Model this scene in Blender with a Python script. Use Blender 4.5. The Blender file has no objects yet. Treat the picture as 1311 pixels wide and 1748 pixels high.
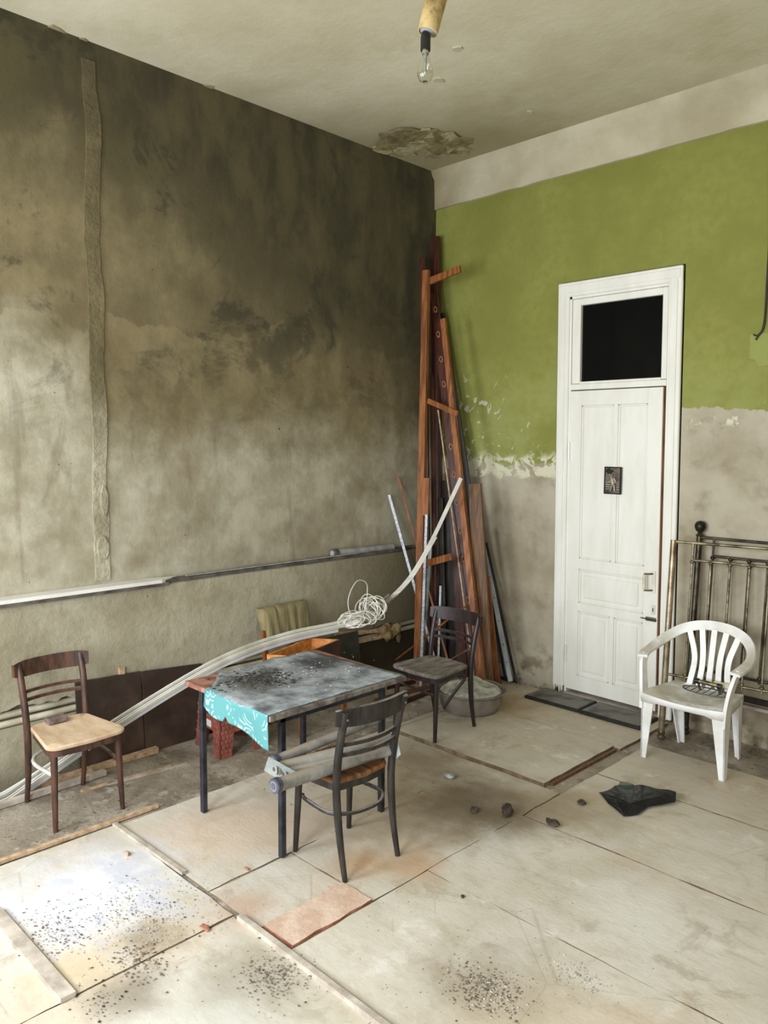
import bpy, math, random
from mathutils import Vector, Matrix, noise as mnoise
random.seed(7)
S = bpy.context.scene
COL = S.collection
PI = math.pi

# ------------------------------------------------------------------ camera
CAM = Vector((4.679, -5.344, 2.0))
ROT = ((0.70938919, 0.70478504, 0.00670964), (-0.06747088, 0.05842952, 0.99600887), (0.70158011, -0.70701064, 0.08900174))
FPX = 1331.0
cd = bpy.data.cameras.new('camera'); cam = bpy.data.objects.new('camera', cd); COL.objects.link(cam)
cd.sensor_fit = 'VERTICAL'; cd.sensor_height = 24.0; cd.lens = 24.0 * FPX / 1748.0
cd.clip_start = 0.05; cd.clip_end = 60
cam.matrix_world = Matrix.Translation(CAM) @ Matrix(ROT).transposed().to_4x4()
S.camera = cam

# ------------------------------------------------------------------ world, daylight, exposure
W = bpy.data.worlds.new('sky'); S.world = W; W.use_nodes = True
bg = W.node_tree.nodes['Background']; bg.inputs[0].default_value = (0.75, 0.86, 1.0, 1); bg.inputs[1].default_value = 1.0
S.view_settings.view_transform = 'Standard'; S.view_settings.look = 'None'
S.view_settings.gamma = 1.0; S.view_settings.use_curve_mapping = False
S.view_settings.exposure = 0.15
ROOM_X, ROOM_Y, CEIL = 6.4, -6.15, 4.36
WINDOWS = [(0.45, 1.65), (2.3, 3.5), (4.5, 5.7)]
WZ0, WZ1 = 0.9, 3.0
for i, (x0, x1) in enumerate(WINDOWS):          # daylight entering at each real window of the front wall
    ld = bpy.data.lights.new('window_daylight', 'AREA'); ld.shape = 'RECTANGLE'
    ld.size = x1 - x0 - .1; ld.size_y = WZ1 - WZ0 - .1; ld.energy = [112, 122, 76][i]; ld.color = (0.90, 0.95, 1.0)
    lo = bpy.data.objects.new('window_daylight', ld); COL.objects.link(lo)
    lo.location = ((x0 + x1) / 2, ROOM_Y + 0.03, (WZ0 + WZ1) / 2); lo.rotation_euler = (math.radians(90), 0, 0)

# ------------------------------------------------------------------ pixel -> point helpers
def ray(px, py):
    c = (px - 655.5, -(py - 874.0), -FPX)
    return Vector([sum(ROT[k][i] * c[k] for k in range(3)) for i in range(3)])
def FL(px, py, z=0.0):
    d = ray(px, py); return CAM + d * ((z - CAM.z) / d.z)
def WB(px, py, y=0.0):
    d = ray(px, py); return CAM + d * ((y - CAM.y) / d.y)
def WL(px, py, x=0.0):
    d = ray(px, py); return CAM + d * ((x - CAM.x) / d.x)
def TB(px, py, yb, k):           # plane leaning back: y = yb + k z
    d = ray(px, py); return CAM + d * ((yb + k * CAM.z - CAM.y) / (d.y - k * d.z))

# ------------------------------------------------------------------ materials
def lin(c):
    return tuple(((v / 255) / 12.92 if v / 255 <= .04045 else ((v / 255 + .055) / 1.055) ** 2.4) for v in c) + (1,)
class G:
    def __init__(s, name, rough=.8, metal=0.0):
        s.m = bpy.data.materials.new(name); s.m.use_nodes = True; s.nt = s.m.node_tree
        s.b = s.nt.nodes['Principled BSDF']; s.b.inputs['Roughness'].default_value = rough; s.b.inputs['Metallic'].default_value = metal
        s._c = None
    def n(s, t, **kw):
        nd = s.nt.nodes.new(t)
        for k, v in kw.items(): setattr(nd, k, v)
        return nd
    def put(s, sock, v):
        if hasattr(v, 'is_linked') or isinstance(v, bpy.types.NodeSocket): s.nt.links.new(v, sock)
        else: sock.default_value = v
    def pos(s):
        if not s._c: s._c = s.n('ShaderNodeNewGeometry').outputs['Position']
        return s._c
    def obj(s): return s.n('ShaderNodeTexCoord').outputs['Object']
    def mapping(s, v, scale=(1, 1, 1), loc=(0, 0, 0)):
        m = s.n('ShaderNodeMapping'); s.put(m.inputs[0], v); m.inputs['Scale'].default_value = scale; m.inputs['Location'].default_value = loc
        return m.outputs[0]
    def noise(s, v, scale, detail=6, rough=.6, dist=0.0):
        t = s.n('ShaderNodeTexNoise'); s.put(t.inputs['Vector'], v)
        t.inputs['Scale'].default_value = scale; t.inputs['Detail'].default_value = detail
        t.inputs['Roughness'].default_value = rough; t.inputs['Distortion'].default_value = dist
        return t.outputs['Fac']
    def vor(s, v, scale, feature='F1'):
        t = s.n('ShaderNodeTexVoronoi', feature=feature); s.put(t.inputs['Vector'], v); t.inputs['Scale'].default_value = scale
        return t.outputs['Distance']
    def M(s, op, a, b=0.0, c=0.0):
        t = s.n('ShaderNodeMath', operation=op); s.put(t.inputs[0], a); s.put(t.inputs[1], b); s.put(t.inputs[2], c)
        return t.outputs[0]
    def step(s, v, a, b, lo=0.0, hi=1.0):
        t = s.n('ShaderNodeMapRange', interpolation_type='SMOOTHSTEP'); s.put(t.inputs[0], v)
        s.put(t.inputs[1], a); s.put(t.inputs[2], b); t.inputs[3].default_value = lo; t.inputs[4].default_value = hi
        return t.outputs[0]
    def mix(s, f, a, b):
        t = s.n('ShaderNodeMix', data_type='RGBA'); s.put(t.inputs[0], f)
        s.put(t.inputs[6], lin(a) if isinstance(a, tuple) else a); s.put(t.inputs[7], lin(b) if isinstance(b, tuple) else b)
        return t.outputs[2]
    def xyz(s, v):
        t = s.n('ShaderNodeSeparateXYZ'); s.put(t.inputs[0], v); return t.outputs
    def up(s):
        return s.xyz(s.n('ShaderNodeNewGeometry').outputs['Normal'])[2]
    def spot(s, v, c, r, soft=.5):      # mask of a round patch at c with noisy edge
        t = s.n('ShaderNodeVectorMath', operation='DISTANCE'); s.put(t.inputs[0], v); t.inputs[1].default_value = c
        d = s.M('ADD', t.outputs['Value'], s.M('MULTIPLY', s.M('SUBTRACT', s.noise(v, 3.5 / max(r, .1) ** .5, 5), .5), r * 1.3))
        return s.step(d, r * (1 + soft * .5), r * (1 - soft))
    def out(s, col, bump=None, strength=.3, dist=.02, rough=None):
        s.put(s.b.inputs['Base Color'], lin(col) if isinstance(col, tuple) else col)
        if rough is not None: s.put(s.b.inputs['Roughness'], rough)
        if bump is not None:
            bn = s.n('ShaderNodeBump'); bn.inputs['Strength'].default_value = strength; bn.inputs['Distance'].default_value = dist
            s.put(bn.inputs['Height'], bump); s.nt.links.new(bn.outputs[0], s.b.inputs['Normal'])
        return s.m

def simple(name, c1, c2, rough=.7, scale=8, metal=0.0, bump=.15, stretch=(1, 1, 1), dust=None, lo=.35, hi=.65):
    g = G(name, rough, metal); v = g.mapping(g.obj(), stretch)
    n1 = g.noise(v, scale, 7, .62); col = g.mix(g.step(n1, lo, hi), c1, c2)
    if dust:
        m = g.M('MULTIPLY', g.step(g.up(), .3, .95), g.step(g.noise(g.obj(), 9, 6), .5 - dust[1] * .5, .75 - dust[1] * .5))
        col = g.mix(m, col, dust[0])
    return g.out(col, g.noise(v, scale * 5, 6), bump, .01)

MAT = {}
def mats():
    A = MAT
    A['chair_brown'] = simple('dark brown chair wood', (52, 34, 27), (88, 58, 44), .5, 6, stretch=(4, 4, 1), dust=((150, 136, 126), .45))
    A['chair_black'] = simple('worn black chair wood', (25, 21, 19), (54, 48, 44), .5, 6, stretch=(4, 4, 1), dust=((140, 134, 130), .4))
    A['chair_plum'] = simple('dark plum chair wood', (26, 17, 17), (50, 34, 34), .42, 6, stretch=(4, 4, 1), dust=((120, 104, 100), .25))
    A['seat_light'] = simple('bare pale seat plywood', (184, 150, 116), (220, 198, 170), .6, 5, stretch=(1, 3, 1), lo=.2, hi=.8)
    A['seat_orange'] = simple('worn orange seat plywood', (74, 50, 32), (150, 98, 54), .5, 8, stretch=(1, 4, 1))
    A['seat_dust'] = simple('dust grey seat plywood', (92, 86, 80), (138, 130, 122), .7, 9, stretch=(1, 3, 1))
    A['hoop_pale'] = simple('pale bent wood', (176, 168, 160), (214, 208, 202), .6, 8)
    A['white_plastic'] = simple('dirty white plastic', (218, 216, 210), (240, 240, 238), .35, 5, bump=.03, dust=((196, 190, 174), .35))
    A['pvc'] = simple('off white plastic profile', (186, 182, 168), (220, 218, 208), .4, 4, bump=.03)
    A['pvc_blue'] = simple('cool white plastic profile', (196, 202, 206), (226, 230, 232), .35, 4, bump=.03)
    A['cable'] = simple('white cable', (206, 202, 190), (232, 228, 218), .4, 5, bump=.0)
    A['door_paint'] = simple('white door gloss paint', (224, 222, 212), (233, 231, 223), .35, 3, bump=.03, stretch=(3, 3, .6))
    A['door_edge'] = simple('bare door edge wood', (120, 82, 58), (168, 126, 94), .7, 10, stretch=(3, 3, .5))
    A['pipe_paint'] = simple('cream painted pipe', (176, 166, 142), (208, 200, 178), .5, 6)
    A['sheet_edge'] = simple('brown hardboard edge', (96, 78, 58), (136, 116, 92), .9, 12)
    A['orange_wood'] = simple('orange varnished wood', (106, 58, 24), (156, 96, 48), .5, 3, stretch=(12, 12, .5))
    A['brown_wood'] = simple('brown plank wood', (84, 58, 36), (120, 86, 54), .6, 3, stretch=(16, 16, .5))
    A['red_wood'] = simple('mahogany red board', (42, 17, 10), (84, 38, 22), .35, 3, stretch=(14, 14, .5))
    A['dark_wood'] = simple('blackened board', (22, 17, 13), (48, 36, 26), .5, 5, stretch=(6, 6, .6))
    A['green_board'] = simple('dark green board', (34, 36, 28), (56, 58, 46), .6, 5)
    A['hole_rim'] = simple('pale worn slot rim', (116, 72, 42), (150, 100, 62), .6, 20)
    A['panel_brown'] = simple('dark brown hardboard', (52, 40, 33), (84, 66, 56), .55, 3, dust=((120, 106, 92), .3))
    A['strip_wood'] = simple('pale lath wood', (164, 132, 100), (206, 178, 146), .75, 8, stretch=(3, 3, 3))
    A['strip_grey'] = simple('dusty lath wood', (160, 148, 134), (200, 190, 176), .8, 8)
    A['dark_strip'] = simple('dark grey trim strip', (60, 54, 50), (104, 98, 90), .5, 5)
    A['ledge_board'] = simple('white laminate shelf board', (212, 208, 200), (230, 228, 222), .45, 2)
    A['metal_black'] = simple('black enamelled steel', (26, 27, 32), (58, 60, 68), .4, 8, .3)
    A['alu'] = simple('dull aluminium', (150, 152, 148), (196, 198, 194), .4, 9, .5, dust=((150, 140, 120), .3))
    A['perf'] = simple('galvanised strip', (150, 156, 164), (204, 210, 216), .4, 60, .3)
    A['table_top'] = simple('sooty table board', (62, 60, 64), (112, 110, 114), .6, 7, bump=.3)
    A['table_edge'] = simple('sooty table edge', (78, 72, 68), (150, 142, 132), .6, 9)
    A['table_red'] = simple('red brown table veneer', (122, 74, 58), (170, 128, 110), .6, 12)
    A['stool'] = simple('red brown woven plastic', (122, 66, 54), (154, 90, 76), .5, 12)
    A['stool_label'] = simple('pale grey label', (186, 182, 176), (206, 202, 196), .5, 8)
    A['tubing'] = simple('frosted grey acrylic', (96, 94, 86), (164, 162, 156), .2, 4, dust=((150, 140, 126), .4))
    A['ring_dark'] = simple('dark blue grey ring', (48, 48, 60), (92, 92, 106), .4, 10)
    A['cap_white'] = simple('pale end cap', (128, 130, 130), (164, 166, 166), .4, 10)
    A['tube_cap'] = simple('grey tube cap', (92, 92, 96), (124, 124, 128), .5, 10)
    A['plate_clear'] = simple('milky clear plastic', (132, 140, 136), (164, 170, 166), .25, 6)
    A['fabric'] = simple('olive striped upholstery', (104, 94, 66), (150, 138, 100), .95, 5, stretch=(1, 5, .4), bump=.4)
    A['drawer_in'] = simple('orange drawer wood', (186, 112, 48), (222, 152, 82), .5, 5, stretch=(2, 5, 5))
    A['drawer_out'] = simple('maroon drawer front', (48, 24, 20), (78, 42, 34), .45, 6)
    A['brass'] = simple('tarnished brass', (66, 60, 44), (150, 140, 112), .35, 9, .7, bump=.08)
    A['iron'] = simple('dark bed iron', (34, 31, 26), (84, 76, 58), .35, 9, .6, bump=.15)
    A['copper'] = simple('coppery bed post', (104, 88, 68), (186, 168, 140), .35, 5, .6, bump=.08)
    A['basin'] = simple('grey enamel basin', (96, 88, 80), (134, 126, 116), .4, 5)
    A['cement'] = simple('dried cement', (150, 152, 142), (206, 206, 194), .95, 14, bump=.7)
    A['mat'] = simple('dark slate mat', (62, 62, 58), (92, 92, 86), .6, 4, dust=((112, 108, 98), .3))
    A['mat_edge'] = simple('black rubber edge', (20, 20, 18), (36, 36, 32), .8, 6)
    A['bag'] = simple('black plastic sheet', (6, 7, 11), (13, 15, 20), .42, 6, bump=.3)
    A['bag_grey'] = simple('translucent grey green film', (40, 52, 50), (62, 76, 72), .25, 6)
    A['rubble'] = simple('brown rubble', (86, 75, 62), (140, 127, 110), .95, 25, bump=.6)
    A['lump'] = simple('dark clod', (44, 37, 30), (84, 73, 60), .95, 25, bump=.6)
    A['rubble_pale'] = simple('pale plaster crumb', (150, 142, 128), (214, 208, 196), .95, 25, bump=.6)
    A['soot'] = simple('dark burnt chips', (26, 24, 22), (78, 72, 66), .9, 30)
    A['foil'] = simple('crumpled foil paper', (120, 118, 112), (186, 184, 178), .45, 14, .2, bump=.5)
    A['brick_dark'] = simple('dark grey brown block', (84, 70, 68), (124, 106, 100), .8, 14)
    A['tile_orange'] = simple('salmon brick slab', (196, 166, 144), (214, 190, 170), .9, 9, bump=.4)
    A['tile_side'] = simple('red clay edge', (150, 92, 72), (190, 134, 108), .9, 14, bump=.6)
    A['bakelite'] = simple('black bakelite', (10, 10, 12), (18, 18, 20), .35, 6, bump=.02)
    A['card'] = simple('yellowed paper tube', (126, 100, 54), (188, 164, 112), .8, 16, lo=.3, hi=.55)
    A['filament'] = simple('bulb metal', (150, 146, 136), (190, 186, 176), .3, 9, .8)
    A['wire_black'] = simple('black wire', (26, 22, 16), (50, 44, 30), .6, 9)
    A['rag'] = simple('straw coloured rag', (112, 94, 60), (156, 136, 96), .95, 18, bump=.6)
    A['relief'] = simple('cast bronze relief', (52, 46, 40), (112, 102, 90), .4, 14, .5, dust=((150, 142, 130), .2))
    A['relief_high'] = simple('pale bronze relief', (130, 120, 106), (176, 166, 150), .4, 20, .4)
    A['keyplate'] = simple('painted key plate', (206, 202, 190), (226, 222, 210), .4, 9)
    A['bone'] = simple('cream bone handle', (196, 184, 150), (222, 212, 184), .4, 8)
    A['window_paint'] = simple('white window paint', (206, 204, 196), (226, 224, 216), .5, 5)
    A['void'] = simple('painted dark box lining', (22, 24, 25), (34, 36, 36), .9, 3)
    g = G('clear bulb glass', .02); g.b.inputs['Transmission Weight'].default_value = 1.0; g.b.inputs['IOR'].default_value = 1.45
    A['bulb_glass'] = g.out((250, 250, 245))
    g = G('dark transom glass', .06); g.b.inputs['Specular IOR Level'].default_value = .25; A['pane'] = g.out((10, 12, 14))
    g = G('window pane glass', .05); g.b.inputs['Transmission Weight'].default_value = 1.0; A['win_glass'] = g.out((240, 246, 248))

    # ---- back wall: green distemper over grey plaster, ragged lower edge, white flakes
    g = G('green over grey plaster', .9); p = g.pos(); x, y, z = g.xyz(p)
    n1 = g.noise(p, 2.2, 8, .62); n2 = g.noise(p, 9, 8, .65)
    edge = g.step(x, 1.3, 2.2, 1.83, 2.23)
    edge = g.M('ADD', edge, g.M('MULTIPLY', g.M('SUBTRACT', n1, .5), .22)); edge = g.M('ADD', edge, g.M('MULTIPLY', g.M('SUBTRACT', n2, .5), .16))
    hgt = g.M('SUBTRACT', z, edge)
    green = g.step(hgt, -.004, .004)
    gcol = g.mix(g.step(g.noise(p, 1.1, 5), .3, .7), (118, 120, 50), (142, 143, 72))
    gcol = g.mix(g.step(g.noise(p, 14, 5), .35, .8), gcol, (124, 126, 58))
    gcol = g.mix(g.M('MULTIPLY', g.step(z, 1.9, 2.9, .8, 0), g.step(g.noise(p, 3, 5), .35, .6)), gcol, (150, 155, 92))
    pcol = g.mix(g.step(g.noise(p, 1.6, 7, .6), .32, .68), (150, 138, 116), (182, 174, 154))
    pcol = g.mix(g.M('MULTIPLY', g.step(g.noise(p, 5, 7), .5, .7), .5), pcol, (130, 118, 92))
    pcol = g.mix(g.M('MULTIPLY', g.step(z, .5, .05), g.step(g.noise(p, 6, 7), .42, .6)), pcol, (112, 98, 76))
    col = g.mix(green, pcol, gcol)
    leftm = g.step(x, 1.36, 1.3)
    band = g.M('MULTIPLY', g.step(g.M('ADD', hgt, g.M('MULTIPLY', g.noise(p, 18, 5), .05)), -.10, -.06), g.step(hgt, .10, .02))
    fl = g.M('MULTIPLY', band, g.step(g.noise(p, 7, 6, .6, .6), .46, .50))
    fl = g.M('MULTIPLY', fl, g.M('ADD', leftm, g.step(g.noise(p, 5, 3), .55, .6)))
    chips = g.M('MULTIPLY', g.step(g.noise(p, 11, 4, .55, 1.2), .615, .63), g.M('MULTIPLY', g.step(x, .95, .5), g.step(z, 2.75, 2.2)))
    chips = g.M('MULTIPLY', chips, green)
    chips2 = g.M('MULTIPLY', g.step(g.noise(p, 24, 3, .5, .8), .665, .675), g.M('MULTIPLY', g.step(x, 1.3, 1.0), g.step(z, 2.3, 2.0)))
    fl = g.M('MAXIMUM', fl, g.M('MAXIMUM', chips, g.M('MULTIPLY', chips2, green)))
    col = g.mix(fl, col, (206, 204, 176))
    bmp = g.M('ADD', g.M('MULTIPLY', green, .25), g.M('MULTIPLY', g.noise(p, 22, 8), .8)); bmp = g.M('ADD', bmp, g.M('MULTIPLY', fl, .2))
    A['wall_back'] = g.out(col, bmp, .35, .02)

    # ---- left wall: damp stained render
    g = G('damp stained render', .92); p = g.pos(); x, y, z = g.xyz(p)
    st = g.mapping(p, (1, 1.0, .5))
    n1 = g.noise(p, .9, 8, .6); n2 = g.noise(p, 3.2, 9, .65); n3 = g.noise(st, 4.0, 7, .6)
    pale = g.mix(g.step(n2, .3, .7), (146, 138, 114), (180, 174, 154))
    tan = g.mix(g.step(n2, .3, .7), (104, 93, 64), (132, 119, 87))
    dark = g.mix(g.step(n3, .35, .65), (50, 46, 28), (80, 73, 46))
    # line between damp upper zone and paler lower zone drops from the window end to the corner
    zb = g.M('ADD', g.step(y, -3.1, -3.25, 2.1, 2.62), g.M('MULTIPLY', g.M('SUBTRACT', n1, .5), 1.3))
    zb = g.M('ADD', zb, g.M('MULTIPLY', g.M('SUBTRACT', n2, .5), .35))
    up1 = g.step(g.M('SUBTRACT', z, zb), -.5, .25)
    col = g.mix(up1, pale, tan)
    zc = g.M('ADD', g.step(y, -3.1, -3.25, 2.75, 2.72), g.M('ADD', g.M('MULTIPLY', g.M('SUBTRACT', g.noise(p, 1.5, 8, .6), .5), .7), g.M('MULTIPLY', g.M('SUBTRACT', n2, .5), .25)))
    crisp = g.M('MULTIPLY', g.step(g.M('SUBTRACT', z, zc), -.006, .012), g.step(g.noise(p, .7, 2), .42, .55)); col = g.mix(g.M('MULTIPLY', crisp, .4), col, (66, 59, 38))
    lip = g.M('MULTIPLY', g.step(g.M('ABSOLUTE', g.M('ADD', g.M('SUBTRACT', z, zc), .03)), .05, .0), g.step(n1, .4, .6)); col = g.mix(g.M('MULTIPLY', lip, .4), col, (150, 140, 112))
    up2 = g.step(g.M('ADD', g.M('ADD', z, g.M('MULTIPLY', y, .42)), g.M('MULTIPLY', g.M('SUBTRACT', n3, .5), 1.9)), 1.75, 2.75)
    col = g.mix(g.M('MULTIPLY', up2, .9), col, dark)
    blot = g.M('MULTIPLY', g.step(g.noise(p, 1.5, 10, .7, .6), .53, .61), g.step(z, 1.8, 2.9))
    col = g.mix(g.M('MULTIPLY', blot, .7), col, (50, 48, 32))
    strk = g.M('MULTIPLY', g.step(g.noise(g.mapping(p, (1, 1, .2)), 4, 8, .68, .5), .55, .68), .35)
    col = g.mix(strk, col, (92, 80, 56))
    rest = g.M('MULTIPLY', g.step(g.noise(p, 1.3, 4), .5, .64), g.step(z, 3.2, 2.4)); col = g.mix(g.M('MULTIPLY', rest, .4), col, (112, 94, 64))
    pits = g.step(g.noise(p, 26, 2), .74, .77); col = g.mix(pits, col, (48, 42, 30))
    bmp = g.M('ADD', g.noise(p, 16, 9, .7), g.M('MULTIPLY', up1, .18)); bmp = g.M('ADD', bmp, g.M('MULTIPLY', n2, .8))
    A['wall_left'] = g.out(col, bmp, .3, .02)

    g = G('grey green lower render', .9); p = g.pos(); x, y, z = g.xyz(p)
    n1 = g.noise(p, 1.4, 8, .6); n2 = g.noise(p, 7, 9, .65)
    col = g.mix(g.step(n1, .3, .7), (150, 142, 118), (178, 172, 150)); col = g.mix(g.M('MULTIPLY', g.step(n2, .45, .7), .5), col, (136, 124, 94))
    damp = g.M('MULTIPLY', g.step(g.M('ADD', y, g.M('MULTIPLY', n1, 1.2)), -1.3, .2), 1.0)
    col = g.mix(g.M('MULTIPLY', damp, .8), col, (92, 82, 56))
    lowd = g.M('MULTIPLY', g.step(z, .46, .36), g.step(y, -2.6, -1.6)); col = g.mix(lowd, col, (58, 50, 34))
    col = g.mix(g.M('MULTIPLY', g.step(z, .16, .02), .6), col, (96, 84, 64))
    col = g.mix(g.step(g.noise(p, 22, 2), .745, .775), col, (46, 40, 28))
    A['wall_low'] = g.out(col, g.M('ADD', g.noise(p, 20, 9, .7), n2), .5, .02)

    g = G('stained ceiling whitewash', .9); p = g.pos(); x, y, z = g.xyz(p)
    n1 = g.noise(p, .8, 7, .6); n2 = g.noise(p, 4, 8, .6)
    col = g.mix(g.step(n1, .3, .7), (192, 183, 154), (212, 205, 182)); col = g.mix(g.M('MULTIPLY', g.step(n2, .5, .75), .35), col, (176, 164, 120))
    c = g.M('MULTIPLY', g.step(g.M('ADD', g.M('SUBTRACT', x, y), g.M('MULTIPLY', g.M('SUBTRACT', n1, .5), 2.0)), 2.9, .9), .75); col = g.mix(c, col, (136, 124, 84))  # light falloff towards the corner put into the ceiling colour
    A['ceiling'] = g.out(col, g.noise(p, 14, 8), .2, .015)
    g = G('peeling plaster', .95); p = g.pos(); col = g.mix(g.step(g.noise(p, 9, 8), .35, .62), (140, 126, 90), (176, 166, 130))
    A['flake'] = g.out(col, g.noise(p, 26, 8), .7, .02)
    g = G('exposed ceiling lath', .95); p = g.pos(); col = g.mix(g.step(g.noise(p, 9, 8), .35, .62), (104, 92, 58), (146, 133, 94))
    A['flake_dark'] = g.out(col, g.noise(p, 26, 8), .7, .02)
    g = G('old cornice whitewash', .9); p = g.pos(); x, y, z = g.xyz(p)
    col = g.mix(g.step(g.noise(p, 1.5, 7), .3, .7), (166, 156, 128), (196, 188, 164)); col = g.mix(g.step(g.M('ADD', x, g.noise(p, 2, 4)), 1.0, .3), col, (132, 116, 80))
    A['cornice'] = g.out(col, g.noise(p, 12, 8), .3, .02)
    g = G('plain plaster', .9); A['plain'] = g.out(g.mix(g.step(g.noise(g.pos(), 1.4, 6), .3, .7), (150, 142, 122), (172, 166, 148)))

    # ---- floor: dirt and hardboard sheets
    g = G('dusty subfloor', .97); p = g.pos(); n = g.noise(p, 3, 9, .65)
    col = g.mix(g.step(n, .3, .7), (134, 122, 104), (176, 165, 148)); col = g.mix(g.step(g.noise(p, 24, 6), .6, .7), col, (96, 82, 64)); col = g.mix(g.M('MULTIPLY', g.step(g.noise(g.mapping(p, (1, 1, 1), (4, 1, 0)), 4, 9, .7), .5, .62), .6), col, (92, 80, 64)); col = g.mix(g.M('MULTIPLY', g.step(g.noise(g.mapping(p, (1, 1, 1), (8, 5, 0)), 9, 9, .7), .56, .64), .6), col, (200, 192, 178))
    A['dirt'] = g.out(col, g.M('ADD', g.noise(p, 40, 8, .7), n), .6, .02)
    g = G('dirty hardboard sheet', .8); p = g.pos(); x, y, z = g.xyz(p)
    n1 = g.noise(p, 1.6, 8, .62); n2 = g.noise(g.mapping(p, (1, 2.2, 1)), 6, 8, .66)
    col = g.mix(g.step(n1, .3, .7), (194, 186, 168), (214, 208, 195)); col = g.mix(g.M('MULTIPLY', g.step(n2, .45, .75), .55), col, (172, 159, 136))
    col = g.mix(g.M('MULTIPLY', g.step(g.noise(p, 2.6, 6), .5, .7), .5), col, (214, 210, 202))
    back = g.M('MULTIPLY', g.step(y, -1.9, -.2), g.step(n1, .25, .6)); col = g.mix(g.M('MULTIPLY', back, .65), col, (166, 150, 122))
    col = g.mix(g.M('MULTIPLY', g.step(g.noise(p, 3.3, 10, .72, .5), .54, .64), .5), col, (158, 143, 118))
    col = g.mix(g.M('MULTIPLY', g.step(g.noise(g.mapping(p, (1, 1, 1), (7, 3, 0)), 4.5, 9, .7), .56, .66), .55), col, (226, 222, 214))
    col = g.mix(g.M('MULTIPLY', g.step(g.noise(g.mapping(p, (1, 1, 1), (3, 9, 0)), 1.1, 6), .52, .66), .4), col, (200, 176, 146))
    for c, r, cc, am in [((2.05, -2.05, 0), .45, (98, 82, 58), .85), ((1.7, -2.5, 0), .55, (150, 130, 98), .6), ((2.26, -2.0, 0), .26, (96, 82, 62), .6), ((1.5, -1.75, 0), .3, (120, 100, 72), .7),  # darker brown patches under and behind the table
                         ((2.3, -2.72, 0), .16, (182, 140, 98), .6), ((2.1, -2.9, 0), .12, (184, 138, 92), .6), ((2.45, -1.7, 0), .35, (140, 118, 84), .6), ((2.0, -3.5, 0), .16, (184, 150, 128), .7),
                         ((2.4, -3.75, 0), .25, (150, 138, 118), .8), ((3.06, -3.15, 0), .3, (156, 144, 124), .8), ((2.15, -4.1, 0), .16, (128, 116, 96), .8),
                         ((1.9, -3.9, 0), .14, (140, 122, 92), .8), ((1.25, -.6, 0), .35, (150, 122, 78), .7), ((3.2, -2.3, 0), .28, (224, 220, 212), .6), ((1.85, -4.15, 0), .2, (206, 186, 150), .8), ((1.35, -3.2, 0), .35, (212, 188, 164), .7), ((1.6, -2.95, 0), .25, (204, 184, 162), .6), ((2.62, -4.1, 0), .4, (206, 206, 198), .7), ((3.4, -3.3, 0), .4, (206, 190, 164), .5)]:
        col = g.mix(g.M('MULTIPLY', g.spot(p, c, r, .9), am), col, cc)
    w = g.M('MULTIPLY', g.spot(p, (1.42, -3.92, 0), .40, .7), .95); col = g.mix(w, col, (222, 223, 228))
    w2 = g.M('MULTIPLY', g.M('MULTIPLY', g.spot(p, (1.5, -3.85, 0), .5, .9), g.step(g.noise(p, 5, 5), .5, .58)), .7); col = g.mix(w2, col, (196, 198, 212))
    cr = g.step(g.vor(g.mapping(p, (1, .8, 1)), 1.7, 'DISTANCE_TO_EDGE'), .006, .002); cr = g.M('MULTIPLY', cr, g.step(g.noise(p, 1.2, 3), .52, .58)); col = g.mix(g.M('MULTIPLY', cr, .25), col, (150, 128, 100))
    col = g.mix(g.step(g.noise(p, 60, 3), .70, .74), col, (110, 96, 78))
    A['sheet'] = g.out(col, g.M('ADD', g.M('MULTIPLY', g.noise(p, 50, 6), .4), n2), .25, .01, g.step(n1, .3, .7, .75, .55))

    # ---- table cloth: teal with pale scrolls, soot on top
    g = G('teal scroll oilcloth', .4); p = g.pos(); x, y, z = g.xyz(p)
    d = g.mapping(p, (1, 1, 1)); sw = g.M('SINE', g.M('MULTIPLY', g.M('ADD', g.vor(d, 13), g.M('MULTIPLY', g.noise(d, 7, 2), .5)), 26))
    sc = g.M('MULTIPLY', g.step(sw, .3, .6), g.step(g.noise(p, 13, 2), .47, .53))
    col = g.mix(sc, (92, 152, 154), (166, 202, 200))
    top = g.M('MULTIPLY', g.step(g.up(), .5, .9), g.step(g.M('ADD', g.noise(p, 5, 8, .7), g.M('MULTIPLY', g.step(y, -3.27, -3.05), .25)), .38, .58))
    ash = g.mix(g.step(g.noise(p, 8, 9, .7), .32, .66), (88, 91, 98), (176, 183, 190))
    col = g.mix(top, col, ash)
    col = g.mix(g.M('MULTIPLY', g.spot(p, (1.36, -2.5, .75), .17, .7), .85), col, (26, 34, 46))
    col = g.mix(g.M('MULTIPLY', g.spot(p, (1.42, -2.98, .75), .2, .8), .8), col, (66, 62, 56))
    A['cloth'] = g.out(col, g.noise(p, 24, 7), .25, .008)
mats()

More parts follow.
